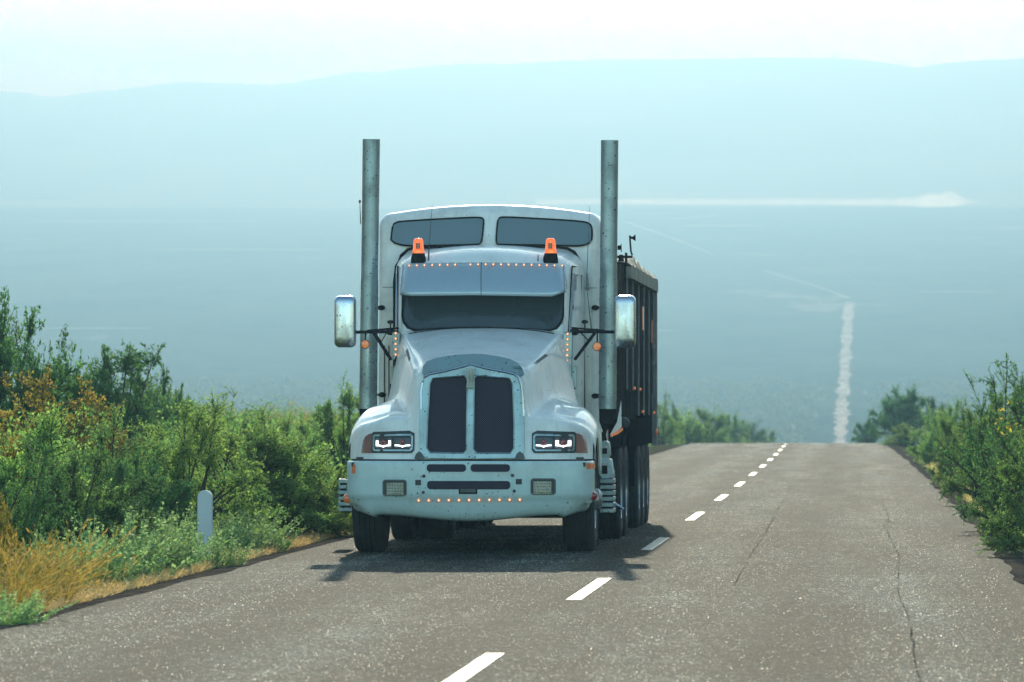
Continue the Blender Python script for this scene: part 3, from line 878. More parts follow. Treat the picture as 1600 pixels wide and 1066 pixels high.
MB().box(XL + .02, XR - .01, 10.2, V1, .98, 1.34).build("subframe", M['chassis'], tr, smooth=False)
MB().box(-.5, .5, 6.2, 11, 1.10, 1.5).build("gooseneck", M['chassis'], tr, smooth=False)
MB().box(XR - .02, XR + .05, 15.2, 15.4, .95, 2.9).build("rear_post", M['rib'], tr, smooth=False)
MB().sphere((XR + .05, 15.1, 1.12), .02, .03, .04).build("tail_marker", M['amber'], tr)
for v in (11.5, 12.8, 14.1):
    for s in (-1, 1):
        wheel(tr, s * 1.10, v, .52, .52, .265, s)
        wheel(tr, s * .79, v, .52, .52, .265, -s)
    MB().tube([(-.9, v, .52), (.9, v, .52)], .08, 10).build("trailer_axle", M['chassis'], tr)
MB().box(-1.2, 1.2, 10.75, 10.78, .5, 1.2).build("mud_flap", M['rubber'], tr, smooth=False)
# work lamps on a crossbar above the headboard
def Lm(px, py, v=7.0):
    a = L(px, py, v); return (a[0], v, a[1])
wl_ = MB().tube([Lm(960, 401.5), Lm(988.5, 401.5)], .014, 8)
wl_.tube([Lm(978.3, 395), Lm(978.3, 410)], .014, 8); wl_.tube([Lm(970.5, 398), Lm(970.5, 409)], [.02, .035], 8)
wl_ = wl_.build("lamp_crossbar", M['chassis'], tr)
MB().tube([Lm(988, 399), Lm(985.8, 393), Lm(984, 368)], .010, 8).build("lamp_post", M['chassis'], wl_)
MB().tube([Lm(984, 371.5), Lm(988, 371.8), Lm(990.5, 371.8), Lm(993, 371.8)], [.018, .012, .025, .038], 12).build("horn", M['chassis'], wl_)
MB().tube([Lm(970.5, 381), Lm(970.7, 394)], .006, 6).build("lamp_post", M['chassis'], wl_)
MB().tube([Lm(971, 387.2), Lm(965, 387.2)], .026, 10).build("horn", M['chassis'], wl_)
# ------------------------------------------------------------------ terrain
def hp(y):
    if y < 185: return 0.0
    if y < 232: return -1.09e-4 * (y - 185) ** 2
    pts = [(232, -.2408), (500, -3.45), (650, -7), (1000, -12.5), (1400, -8.9), (1650, -2.6), (1900, 4.9), (2100, 12.2), (2300, 21), (2800, 49), (3600, 96), (5000, 172), (5600, 190), (12000, 190)]
    for (a, b), (c, d) in zip(pts, pts[1:]):
        if y <= c: return b + (d - b) * (y - a) / (c - a)
    return 190
def xc(y):
    if y < 60: return 0.0
    if y < 300: return -.6 * ((y - 60) / 143) ** 2
    a = -.6 * (240 / 143) ** 2
    if y < 1400: return a + (1400 * (1313 - 1350) / 8889 + 2.17 - a) * (y - 300) / 1100
    px = 1313 + (1327 - 1313) * min(1, (y - 1400) / 1400)
    return (px - 1350) / 8889 * y + 2.17
ys = [-80 + 4 * i for i in range(125)] + [420 + 20 * i for i in range(1, 30)] + [1000 + 50 * i for i in range(1, 37)] + [2800 + 150 * i for i in range(1, 22)] + [6500, 8000, 10500]
rx = [-3.46, -2.4, -1.2, 0, 1.2, 2.4, 3.46]
def verge(x, y):
    d = abs(x - xc(y)) - 3.6
    if d <= 0: return -.06
    n = mnoise.noise(Vector((x * .25, y * .25, 0)))
    n2 = mnoise.noise(Vector((x * .02, y * .02, 7)))
    return -.03 - .30 * sstep((d - .5) / 2.5) + .08 * n * min(1, d) + (n2 * .5) * sstep((d - 6) / 40) + (n2 * 6) * sstep((d - 60) / 600)
xs_off = [3.3, 3.6, 3.8, 4.1, 4.5, 5, 5.6, 6.3, 7.2, 8.5, 10, 12, 15, 20, 28, 40, 60, 90, 140, 220, 350, 550, 850, 1300, 2000, 3200]
xo = [-a for a in xs_off[::-1]] + [0] + xs_off
rows = []
for y in ys:
    c = xc(y)
    rows.append([(c + o, y, hp(y) + verge(c + o, y)) for o in xo])
def ground_mat():
    t = NT('ground_soil')
    vec = t.coord()
    n = t.noise(vec, .9, 6); n2 = t.noise(vec, 12, 5)
    base = t.mix(t.ramp(n, [(.4, 0), (.62, 1)]), (.085, .075, .035), (.045, .055, .022))
    base = t.mix(t.ramp(n2, [(.35, 0), (.65, .6)]), base, (.15, .12, .06))
    far = t.noise(t.coord((.012, .0035, .012)), 1.0, 8, .65)
    fcol = t.ramp(far, [(.35, (.035, .055, .03)), (.5, (.07, .085, .045)), (.62, (.10, .11, .06)), (.68, (.30, .28, .20))])
    sep = t.n("SeparateXYZ"); t.l(vec, sep.inputs[0])
    k = t.n("MapRange"); t.l(sep.outputs[1], k.inputs[0]); k.inputs[1].default_value = 250; k.inputs[2].default_value = 600
    t.l(t.mix(k.outputs[0], base, fcol), t.b.inputs["Base Color"]); t.set(Roughness=1, Specular_IOR_Level=0)
    t.bump(n2, .5, .05)
    return t.m
g = MB().grid(rows).build("ground", ground_mat())
tag(g, kind='structure')

def lane_wear(t, c):
    """polished wheel tracks, patches and streaks that run along the lanes"""
    s = t.n("SeparateXYZ"); vec = t.coord(); t.l(vec, s.inputs[0])
    wob = t.noise(t.coord((.3, .03, .3)), 1.6, 3)
    lx = t.math('ADD', s.outputs[0], t.math('MULTIPLY', wob, .5))
    tr = t.ramp(t.math('ADD', t.math('MULTIPLY', t.math('COSINE', t.math('MULTIPLY', lx, 3.6)), .5), .5), [(.1, 1.0), (.95, .62)])
    tr2 = t.ramp(t.math('ADD', t.math('MULTIPLY', t.math('COSINE', t.math('MULTIPLY', lx, 10.3)), .5), .5), [(.1, 1.0), (.95, .82)])
    lg = t.ramp(t.noise(t.coord((1.3, .10, 1)), 1.0, 6, .6), [(.40, .32), (.60, 1.0)])
    cr = t.ramp(t.noise(t.coord((.20, .8, 1)), 1.0, 5, .6), [(.38, .62), (.62, 1.0)])
    tone = t.ramp(t.noise(t.coord((.5, .06, 1)), 1.3, 3), [(.40, (.94, .95, .83)), (.60, (.84, .97, .98))])
    c = t.mix(1.0, c, (2.35, 2.35, 2.3), 'MULTIPLY')
    for k in (tr, tr2, lg, cr, tone): c = t.mix(1.0, c, k, 'MULTIPLY')
    return c
def asphalt():
    t = NT('chip_seal_asphalt')
    vec = t.coord()
    vo = t.n("TexVoronoi"); vo.inputs["Scale"].default_value = 46; t.l(t.coord((1, .7, 1)), vo.inputs["Vector"])
    sep = t.n("SeparateColor"); t.l(vo.outputs["Color"], sep.inputs[0])
    stone = t.ramp(sep.outputs[0], [(0, (.006, .007, .006)), (.4, (.016, .017, .016)), (.7, (.034, .034, .030)), (.88, (.08, .078, .066)), (1, (.3, .29, .25))])
    fine = t.noise(vec, 140, 3)
    base = t.mix(t.ramp(fine, [(.35, .35), (.6, 0)]), stone, (.03, .032, .032))
    base = lane_wear(t, base)
    # cracks
    cr = t.n("TexVoronoi"); cr.feature = 'DISTANCE_TO_EDGE'; cr.inputs["Scale"].default_value = .33
    wv = t.n("TexNoise"); wv.inputs["Scale"].default_value = 1.3; wv.inputs["Detail"].default_value = 4; t.l(vec, wv.inputs["Vector"])
    warp = t.mix(.35, t.coord((1, .22, 1)), wv.outputs["Color"], 'ADD'); t.l(warp, cr.inputs["Vector"])
    ck = t.ramp(cr.outputs["Distance"], [(.0, 1), (.006, .9), (.014, 0)])
    gate = t.ramp(t.noise(vec, .35, 2), [(.5, 0), (.56, 1)])
    base = t.mix(t.math('MULTIPLY', t.math('MULTIPLY', ck, gate), .55), base, (.02, .02, .02))
    t.l(base, t.b.inputs["Base Color"])
    t.set(Roughness=.9)
    t.b.inputs["Specular IOR Level"].default_value = .05
    b1 = t.n("Bump"); b1.inputs["Strength"].default_value = .55; b1.inputs["Distance"].default_value = .006
    t.l(vo.outputs["Distance"], b1.inputs["Height"]); b1.invert = True
    t.l(b1.outputs[0], t.b.inputs["Normal"])
    return t.m
rys = [y for y in ys if y <= 700]
rys = sorted(set(rys + [-80 + 1 * i for i in range(360)]))
rnd = random.Random(2)
rows = []
for y in rys:
    c = xc(y); r_ = []
    for i, o in enumerate(rx):
        j = (mnoise.noise(Vector((o, y * .6, 3))) * .09) if i in (0, 6) else 0
        r_.append((c + o + j, y, hp(y) + .012 - .004 * abs(o)))
    rows.append(r_)
road = MB().grid(rows).build("road", asphalt())
tag(road, kind='structure')
# crumbled bitumen edge
sh = NT('gravel_edge'); v_ = sh.coord(); n_ = sh.noise(v_, 55, 4); n3 = sh.noise(v_, 2.2, 3)
sh.l(sh.mix(sh.ramp(n3, [(.4, 0), (.65, .8)]), sh.ramp(n_, [(.35, (.02, .018, .02)), (.55, (.07, .06, .06)), (.72, (.32, .28, .24))]), (.16, .125, .08)), sh.b.inputs["Base Color"]); sh.set(Roughness=1, Specular_IOR_Level=0); sh.bump(n_, .9, .02)
for s in (-1, 1):
    rows = []
    for y in rys:
        c = xc(y)
        w = (.34 if s < 0 else .5) + .16 * mnoise.noise(Vector((s * 5, y * .3, 1)))
        rows.append([(c + s * (3.40), y, hp(y) - .008), (c + s * 3.62, y, hp(y) - .012), (c + s * (3.56 + w), y, hp(y) - .05)])
    e = MB().grid(rows).build("road_edge", sh.m); tag(e, kind='structure')
# embedded stone chips that stand proud of the bitumen
rg = np.random.RandomState(77)
n = 380000
cy = 14 + (rg.uniform(size=n) ** 1.45) * 190
cx = rg.uniform(-3.42, 3.42, n)
bal = np.cos((cx + .15 * np.sin(cy * .2)) * 3.6)
keep = rg.uniform(size=n) < (.66 - .26 * bal)
cx, cy = cx[keep], cy[keep]; n = len(cx)
cxx = cx + np.where(cy > 60, -.6 * ((np.maximum(cy, 60) - 60) / 143) ** 2, 0)
dy_ = (cy - 42.5) % 14.25
on_dash = (np.abs(cx) < .08) & (dy_ < 5.2)
w_ = rg.uniform(.004, .0105, n); h_ = w_ * rg.uniform(.2, .55, n); h_[on_dash] = h_[on_dash] * .45 + .004; an = rg.uniform(0, 6.28, n)
co = np.zeros((n, 5, 3))
for k in range(4):
    a_ = an + k * math.pi / 2 + rg.uniform(-.3, .3, n)
    co[:, k, 0] = cxx + w_ * np.cos(a_); co[:, k, 1] = cy + w_ * np.sin(a_); co[:, k, 2] = .009 - .004 * np.abs(cx)
co[:, 4, 0] = cxx + rg.uniform(-.3, .3, n) * w_; co[:, 4, 1] = cy + rg.uniform(-.3, .3, n) * w_; co[:, 4, 2] = .012 - .004 * np.abs(cx) + h_
me = bpy.data.meshes.new("stone_chips")
me.vertices.add(5 * n); me.vertices.foreach_set('co', co.reshape(-1).astype(np.float32))
idx = (np.arange(n)[:, None, None] * 5 + np.array([[0, 1, 4], [1, 2, 4], [2, 3, 4], [3, 0, 4]])[None]).reshape(-1).astype(np.int32)
me.loops.add(12 * n); me.loops.foreach_set('vertex_index', idx)
me.polygons.add(4 * n); me.polygons.foreach_set('loop_start', np.arange(0, 12 * n, 3, dtype=np.int32)); me.polygons.foreach_set('loop_total', np.full(4 * n, 3, dtype=np.int32))
me.update(calc_edges=True)
ct = NT('stone_chip'); gi = ct.n("NewGeometry")
ct.l(lane_wear(ct, ct.ramp(gi.outputs["Random Per Island"], [(0, (.03, .032, .03)), (.4, (.11, .113, .104)), (.75, (.21, .212, .19)), (.94, (.34, .34, .30)), (1, (.55, .54, .48))])), ct.b.inputs["Base Color"]); ct.set(Roughness=.5)
me.materials.append(ct.m)
o = bpy.data.objects.new("stone_chips", me); col.objects.link(o); o.parent = road; o['kind'] = 'stuff'
# centre line dashes
lm = NT('worn_road_paint'); v_ = lm.coord(); n_ = lm.noise(v_, 38, 4)
lm.l(lm.mix(lm.ramp(n_, [(.42, 0), (.60, .95)]), (.42, .41, .37), (.10, .10, .095)), lm.b.inputs["Base Color"]); lm.set(Roughness=.6)
for k in range(-4, 12):
    y0 = 42.5 + 14.25 * k; y1 = y0 + 5.2
    if y0 > 215: break
    rows = []
    for i in range(14):
        y = y0 + (y1 - y0) * i / 13; c = xc(y)
        j = .006 * mnoise.noise(Vector((1, y * 4, k)))
        rows.append([(c - .056 + j, y, hp(y) + .016), (c + .056 + j, y, hp(y) + .016)])
    MB().grid(rows).build("lane_marking", lm.m, road)
# long wandering cracks
crk = flat('crack', (.075, .077, .07), 1.0); crk.node_tree.nodes['Principled BSDF'].inputs['Specular IOR Level'].default_value = 0
for k, (xa, xb, ya, yb) in enumerate(((2.47, 2.47, 30, 84), (1.12, .84, 46, 122), (1.57, 1.42, 100, 140))):
    rows = []; y = ya
    while y < yb:
        f = (y - ya) / (yb - ya); x = xa + (xb - xa) * f + xc(y) + .06 * mnoise.noise(Vector((k * 9, y * .10, 0))) + .015 * mnoise.noise(Vector((k * 5, y * .9, 4)))
        w = .0015 + .0035 * abs(mnoise.noise(Vector((k, y * .5, 8)))) 
        if mnoise.noise(Vector((k, y * .2, 30))) < -.12: w = .0008
        rows.append([(x - w, y, hp(y) + .017), (x + w, y, hp(y) + .017)]); y += .35
    cr_ = MB().grid(rows).build("tar_crack", crk, road)
# far carriageway climbing the valley side, dusty shoulders made ragged to imitate heat shimmer
fr = NT('far_road'); v_ = fr.coord((.25, .02, 1)); n_ = fr.noise(v_, 1, 5)
fr.l(fr.ramp(n_, [(.35, (.11, .11, .10)), (.65, (.30, .295, .265))]), fr.b.inputs["Base Color"]); fr.set(Roughness=.9, Specular_IOR_Level=.12)
rows = []
rnd = random.Random(9)
y = 1100
while y <= 2820:
    c = xc(y); w = 1.35 + 1.2 * mnoise.noise(Vector((y * .013, 0, 0))) + rnd.uniform(-.35, .45) + 1.0 * (y - 1100) / 1700 ; c += rnd.uniform(-.6, .6)
    rows.append([(c - w, y, hp(y) + .55), (c + w, y, hp(y) + .55)]); y += 9
far_road = MB().grid(rows).build("far_road", fr.m); tag(far_road, kind='structure')
rows = []
path = [(1327, 476, 2800), (1300, 465, 2880), (1262, 452, 2960), (1225, 441, 3030), (1160, 420, 3150), (1110, 404, 3290), (1040, 375, 3600), (970, 350, 3900)]
def on_ground(px, py):
    lo, hi = 2400, 5200
    for _ in range(40):
        m_ = (lo + hi) / 2; p = P(px, py, m_)
        if p.z > hp(m_): lo = m_
        else: hi = m_
    return P(px, py, lo)
pp = [on_ground(a, b) for a, b, _ in path]
fine = []
for i in range(len(pp) - 1):
    for k in range(8): fine.append(pp[i].lerp(pp[i + 1], k / 8))
rows = []; dirt_rows = []
for i, p in enumerate(fine):
    w = 4.5 + 3 * rnd.random() + (8 if i > 44 else 0) * (.3 + .7 * rnd.random())
    if 27 < i < 40: w = .4
    rows.append([(p.x, p.y - w * 1.1, hp(p.y - w) + 3.0), (p.x, p.y + w * 1.1, hp(p.y + w) + 3.0)])
dm_ = NT('dusty_track'); dm_.l(dm_.ramp(dm_.noise(dm_.coord((.02, .02, 1)), 1, 4), [(.3, (.25, .25, .2)), (.7, (.60, .58, .5))]), dm_.b.inputs["Base Color"])
dm_.b.inputs['Specular IOR Level'].default_value = .1; dm_.set(Roughness=1.0)
dr = MB().grid(rows).build("dirt_road", dm_.m); tag(dr, kind='structure')
# pale field strips on the far plain
fs = NT('pale_field'); n_ = fs.noise(fs.coord((.01, .02, 1)), 1, 4)
fs.l(fs.ramp(n_, [(.3, (.14, .15, .10)), (.7, (.40, .38, .30))]), fs.b.inputs["Base Color"]); fs.set(Roughness=1, Specular_IOR_Level=0)
for (x0, x1, y0, dy) in ((45, 415, 350, 5), (0, 130, 312, 4), (250, 520, 395, 3), (950, 1060, 524, 2.5), (1060, 1200, 357, 3), (60, 240, 520, 3), (1430, 1560, 462, 3), (560, 700, 432, 2)):
    a = []
    for k in range(25):
        x = x0 + (x1 - x0) * k / 24
        e = math.sin(math.pi * k / 24) ** .4 * (.6 + .5 * rnd.random())
        p0, p1 = on_ground(x, y0 + dy * e / 2), on_ground(x, y0 - dy * e / 2)
        a.append([(p0.x, p0.y, p0.z + 2), (p1.x, p1.y, p1.z + 2)])
    tag(MB().grid(a).build("field", fs.m), kind='structure')

# mountains
ridge = [(-900, 150), (-400, 120), (-150, 135), (0, 139), (60, 144), (90, 153), (130, 143), (180, 138), (250, 128), (290, 124), (330, 128), (360, 124), (400, 133), (450, 128), (500, 120), (545, 110), (580, 113), (640, 104), (720, 98), (800, 99), (880, 94), (1000, 92), (1100, 92), (1200, 90), (1330, 92), (1400, 101), (1430, 108), (1470, 100), (1600, 92), (2000, 90), (2600, 110)]
def rz(px):
    for (a, b), (c, d) in zip(ridge, ridge[1:]):
        if px <= c: return b + (d - b) * max(0, px - a) / (c - a)
    return 110
hm = NT('mountain'); v_ = hm.coord((.004, .004, .004)); n_ = hm.noise(v_, 1.5, 8, .6)
hm.l(hm.ramp(n_, [(.35, (.04, .06, .035)), (.65, (.10, .11, .06))]), hm.b.inputs["Base Color"]); hm.set(Roughness=1)
rows = []
for i in range(29):
    y = 4900 + i * (8000 - 4900) / 24; row = []
    t = (y - 4900) / 3100
    for k in range(141):
        x = -3000 + k * 38 if k < 141 else 0
        px = 1350 + (x - 2.17) * 8889 / 8000
        ztop = 1.5 + (627 - rz(px)) * 8000 / 8889
        n = mnoise.fractal(Vector((x * .0022, y * .0016, 0)), .9, 2.1, 6)
        prof_ = t ** 1.15 if t <= 1 else max(0, 1 - (t - 1) * 4)
        z = 160 + (ztop - 160) * prof_ + n * 70 * (1 - abs(2 * min(t, 1) - 1)) * (t < 1)
        if t < .02: z = 120
        row.append((x, y, z))
    rows.append(row)
hills = MB().grid(rows).build("hills", hm.m, smooth=True); tag(hills, kind='structure')

# ------------------------------------------------------------------ foliage
def leaf_mat(name, cols, trans=.58, tcol=None, rough=.65):
    t = NT(name)
    gi = t.n("NewGeometry")
    oi = t.n("ObjectInfo")
    c = t.ramp(gi.outputs["Random Per Island"], [(i / max(1, len(cols) - 1), x) for i, x in enumerate(cols)])
    cl = t.noise(t.coord((1, 1, 1)), 1.9, 3)
    c = t.mix(t.ramp(cl, [(.38, .0), (.66, .55)]), c, tuple(min(1, x * k) for x, k in zip(cols[-1], (1.1, 1.05, .9))))
    hs = t.n("HueSaturation"); hs.inputs["Saturation"].default_value = 1.0
    t.l(t.math('ADD', t.math('MULTIPLY', oi.outputs["Random"], .04), .48), hs.inputs["Hue"])
    t.l(t.math('ADD', t.math('MULTIPLY', oi.outputs["Random"], .5), 1.42), hs.inputs["Value"])
    t.l(c, hs.inputs["Color"])
    t.l(hs.outputs[0], t.b.inputs["Base Color"]); t.set(Roughness=rough)
    t.b.inputs["Specular IOR Level"].default_value = .12
    tr = t.n("BsdfTranslucent")
    w = t.mix(1.0, hs.outputs[0], tcol or (1.2, 1.45, .85), 'MULTIPLY')
    t.l(w, tr.inputs[0])
    m = t.n("MixShader"); m.inputs[0].default_value = trans
    t.l(t.b.outputs[0], m.inputs[1]); t.l(tr.outputs[0], m.inputs[2]); t.l(m.outputs[0], t.o.inputs[0])
    return t.m
LM = {
    'green': leaf_mat('leaves_green', [(.045, .085, .035), (.075, .125, .05), (.11, .165, .065), (.16, .215, .09)]),
    'bright': leaf_mat('leaves_bright', [(.06, .10, .035), (.10, .15, .05), (.14, .195, .07), (.20, .25, .10)]),
    'dark': leaf_mat('leaves_dark', [(.032, .07, .036), (.052, .10, .048), (.08, .135, .058)], .5),
    'olive': leaf_mat('leaves_olive', [(.06, .085, .02), (.10, .125, .03), (.15, .145, .04), (.18, .13, .05)], tcol=(1.6, 1.4, .7)),
    'pale': leaf_mat('leaves_pale', [(.09, .15, .07), (.14, .21, .10), (.22, .28, .15), (.30, .34, .20)], .4),
    'yellow': leaf_mat('leaves_yellow', [(.22, .22, .05), (.32, .30, .06)], .5, tcol=(1.4, 1.3, .6)),
    'straw': leaf_mat('straw', [(.05, .085, .02), (.13, .125, .03), (.20, .165, .055), (.29, .26, .13)], .45, tcol=(1.5, 1.15, .5)),
    'drygrass': leaf_mat('dry_verge_grass', [(.26, .20, .10), (.38, .30, .16), (.48, .40, .24)], .35, tcol=(1.3, 1.1, .7)),
    'bark': flat('bark', (.10, .075, .05), .9, vary=.5, scale=20),
}

def quads_mesh(name, ctr, ax, wd, ln, nrm, mat, seed=0):
    """leaf-sized folded faces: ctr base point, ax direction, ln length, wd width"""
    side = np.cross(ax, nrm); side /= (np.linalg.norm(side, axis=1, keepdims=True) + 1e-9)
    up = np.cross(side, ax)
    n = len(ctr)
    b = ctr
    m1 = ctr + ax * (ln * .5)[:, None] + side * (wd * .5)[:, None] + up * (wd * .12)[:, None]
    m2 = ctr + ax * (ln * .5)[:, None] - side * (wd * .5)[:, None] + up * (wd * .12)[:, None]
    tip = ctr + ax * ln[:, None]
    co = np.stack([b, m1, tip, m2], 1).reshape(-1, 3).astype(np.float32)
    me = bpy.data.meshes.new(name)
    me.vertices.add(4 * n); me.vertices.foreach_set('co', co.ravel())
    me.loops.add(4 * n); me.loops.foreach_set('vertex_index', np.arange(4 * n, dtype=np.int32))
    me.polygons.add(n); me.polygons.foreach_set('loop_start', np.arange(0, 4 * n, 4, dtype=np.int32)); me.polygons.foreach_set('loop_total', np.full(n, 4, dtype=np.int32))
    me.update(calc_edges=True)
    me.materials.append(mat)
    return me

def unit(v): return v / (np.linalg.norm(v, axis=-1, keepdims=True) + 1e-9)

def bush_parts(seed, H, Rr, n_br=26, twigs=11, leaves=26, leaf=.05, sprig=.35, base_r=.25, low=.12, arms=3):
    """shrub of height H and radius Rr: limbs that end in separate leafy clumps, with gaps between them"""
    rg = np.random.RandomState(seed)
    C, A, Ln, Wd = [], [], [], []
    br = MB()
    lobes = [(unit(rg.normal(size=3) * (1, 1, .6)), rg.uniform(.12, .45)) for _ in range(6)]
    def twig(p0, d, Lt, nl, lf):
        bend = rg.normal(size=3) * .18 + np.array([0, 0, -.10])
        br.tube([tuple(p0), tuple(p0 + d * Lt * .5 + bend * Lt * .25), tuple(p0 + d * Lt + bend * Lt)], [.006, .004, .002], 3, False)
        s = rg.uniform(.05, 1.05, nl)
        pts = p0 + d[None] * (s * Lt)[:, None] + bend[None] * (s ** 2 * Lt)[:, None] + rg.normal(size=(nl, 3)) * .022 * (1.4 - s)[:, None]
        C.append(pts); A.append(unit(d[None] * .6 + rg.normal(size=(nl, 3)) * .75))
        l = lf * rg.uniform(.55, 1.3, nl); Ln.append(l); Wd.append(l * rg.uniform(.4, .65, nl))
    for i in range(n_br):
        th = rg.uniform(0, 2 * math.pi); ct = rg.uniform(-.05, 1)
        st = math.sqrt(max(0, 1 - ct * ct))
        d = np.array([math.cos(th) * st, math.sin(th) * st, ct])
        k = .74 + sum(a * max(0, d @ l) ** 4 for l, a in lobes) + rg.uniform(-.16, .12)
        if i % 4 == 0: k *= rg.uniform(.45, .8)
        k = min(k, 1.1)
        end = np.array([d[0] * Rr * k, d[1] * Rr * k, low * H + (H - low * H) * max(0.0, ct) * k])
        st0 = np.array([rg.uniform(-1, 1) * base_r * Rr, rg.uniform(-1, 1) * base_r * Rr, 0])
        mid = (st0 + end) / 2 + np.array([rg.uniform(-.1, .1), rg.uniform(-.1, .1), .12 * H])
        ts = np.linspace(0, 1, 7)
        path = [(1 - t) ** 2 * st0 + 2 * t * (1 - t) * mid + t * t * end for t in ts]
        br.tube([tuple(p) for p in path], [.026 * H / 2 * (1 - .85 * t) + .003 for t in ts], 4, False)
        out = unit(d * .9 + np.array([0, 0, .3]))
        for j in range(twigs):
            t = 1 - abs(rg.normal()) * .16
            t = max(.45, t)
            p0 = (1 - t) ** 2 * st0 + 2 * t * (1 - t) * mid + t * t * end
            dr_ = unit(out * .75 + rg.normal(size=3) * .62)
            twig(p0, dr_, sprig * rg.uniform(.45, 1.1), int(leaves * rg.uniform(.7, 1.2)), leaf)
    core = np.concatenate(C); size = (float(np.percentile(core[:, 2], 99.7)), float(np.percentile(np.hypot(core[:, 0], core[:, 1]), 97)))
    for i in range(arms):
        th = rg.uniform(0, 6.28); p0 = np.array([math.cos(th) * Rr * .4, math.sin(th) * Rr * .4, H * .72]); d = unit(np.array([math.cos(th) * .6, math.sin(th) * .6, 1]))
        twig(p0, d, H * rg.uniform(.16, .26), leaves * 2, leaf * .9)
        q = p0 + d * H * .15
        for _ in range(3): twig(q + d * rg.uniform(0, .1), unit(d + rg.normal(size=3) * .5), sprig * .5, leaves // 2, leaf * .8)
    C = np.concatenate(C); A = np.concatenate(A); Ln = np.concatenate(Ln); Wd = np.concatenate(Wd)
    N = unit(rg.normal(size=C.shape) * .7 + np.array([0, 0, .7]))
    keep = C[:, 2] > .01
    return C[keep], A[keep], Wd[keep], Ln[keep], N[keep], br, size

def proto(kind, seed, **k):
    H, Rr = k.pop('H', 1.0), k.pop('R', 1.0)
    C, A, W, Ln, N, br, size = bush_parts(seed, H, Rr, **k)
    me = quads_mesh("foliage_" + kind, C, A, W, Ln, N, LM[kind if kind in LM else 'green'])
    b = br.build("stems", LM['bark'], None, smooth=False)
    bm_ = b.data; bpy.data.objects.remove(b)
    return me, bm_, size

protos = {}
def get_proto(kind, var):
    key = (kind, var)
    if key in protos: return protos[key]
    s = hash((len(kind), var)) % 1000 + var * 13 + sum(map(ord, kind))
    if kind == 'tree': r = proto('dark', s, H=2.6, R=1.7, n_br=64, twigs=18, leaves=34, leaf=.062, sprig=.40, base_r=.06, low=.22, arms=0)
    elif kind == 'thorn': r = proto('dark', s, H=2.2, R=1.1, n_br=30, twigs=13, leaves=24, leaf=.046, sprig=.34, base_r=.10, low=.10, arms=6)
    elif kind == 'green': r = proto('green', s, H=2.0, R=1.1, n_br=52, twigs=20, leaves=36, leaf=.038, sprig=.27, arms=3)
    elif kind == 'bright': r = proto('bright', s, H=2.0, R=1.1, n_br=48, twigs=18, leaves=34, leaf=.041, sprig=.30, arms=5)
    elif kind == 'dark': r = proto('dark', s, H=2.0, R=1.1, n_br=52, twigs=20, leaves=36, leaf=.038, sprig=.27, arms=3)
    elif kind == 'olive': r = proto('olive', s, H=2.0, R=1.1, n_br=52, twigs=20, leaves=34, leaf=.038, sprig=.26, arms=2)
    protos[key] = r
    return r
BASE = {'tree': (2.6, 1.7), 'thorn': (2.4, 1.1), 'green': (2.0, 1.1), 'bright': (2.1, 1.1), 'dark': (2.0, 1.1), 'olive': (2.0, 1.1)}
def bush(px, Y, ytop, wpx, kind, var, label, name="bush", cat="bush", group=None, rz_=None, fol=None):
    fm, sm_, (H, Rr) = get_proto(kind, var)
    X = P(px, 627, Y).x
    zt = P(px, ytop, Y).z
    zb = hp(Y) + verge(X, Y) - .03
    sz = (zt - zb) / H; sr = (wpx / 2 * Y / 8889) / Rr
    o = empty(name, (X, Y, zb)); o.rotation_euler = (0, 0, (px * 7.3 + Y) % 6.28 if rz_ is None else rz_)
    o.scale = (sr, sr, sz)
    f = bpy.data.objects.new("crown", fm); col.objects.link(f); f.parent = o
    s = bpy.data.objects.new("stem" if name == "bush" else "trunk", sm_); col.objects.link(s); s.parent = o
    if fol:
        f.material_slots[0].link = 'OBJECT'; f.material_slots[0].material = LM[fol]
    tag(o, label, cat, group)
    return o

LB = [
    (-15, 72, 478, 330, 'tree', 0, "dark feathery tree reaching highest at the far left edge", "tree", "tree"),
    (72, 76, 500, 190, 'thorn', 1, "dark tree with reaching side twigs next to the highest one at the left edge", "tree", "tree"),
    (165, 80, 546, 340, 'tree', 2, "dark round-topped tree rising behind the orange-tinged shrub", "tree", "tree"),
    (240, 84, 580, 170, 'tree', 0, "lower dark tree at the right foot of the round-topped one", "tree", "tree"),
    (85, 68, 596, 340, 'olive', 0, "rusty orange-tinged shrub below the round dark tree"),
    (-10, 58, 606, 260, 'olive', 1, "yellowish shrub cut by the left edge of the photo"),
    (50, 52, 648, 310, 'bright', 0, "bright leafy bush at the left edge above the orange grass"),
    (175, 57, 648, 290, 'green', 0, "mid-green bush between the left-edge bush and the post", ),
    (275, 58, 632, 300, 'bright', 1, "light green bush with tall sprigs left of the marker post"),
    (370, 63, 652, 300, 'green', 1, "green bush directly behind the marker post"),
    (120, 49.5, 712, 290, 'dark', 0, "dark bush in the shade just above the pale roadside weeds"),
    (10, 47, 700, 230, 'dark', 1, "dark low bush in the lower left behind the orange grass"),
    (205, 56, 715, 220, 'dark', 0, "dark low bush left of the post behind the pale weeds"),
    (445, 63, 676, 250, 'bright', 1, "yellowish green bush between the marker post and the truck"),
    (505, 64, 716, 190, 'bright', 0, "yellow-green low bush touching the truck's bumper on the left"),
    (350, 60.5, 742, 210, 'green', 2, "low green bush close to the right of the marker post"),
    (540, 84, 610, 170, 'green', 2, "tall dark green bush behind the left fender of the truck"),
    (455, 80, 642, 240, 'green', 0, "green bush farther back between post and truck"),
    (340, 88, 630, 240, 'green', 1, "bushy green shrub standing on the hazy skyline right of the dark trees"),
    (-8, 43.6, 775, 90, 'olive', 0, "yellow-green shrub at the left border behind orange grass"),
]
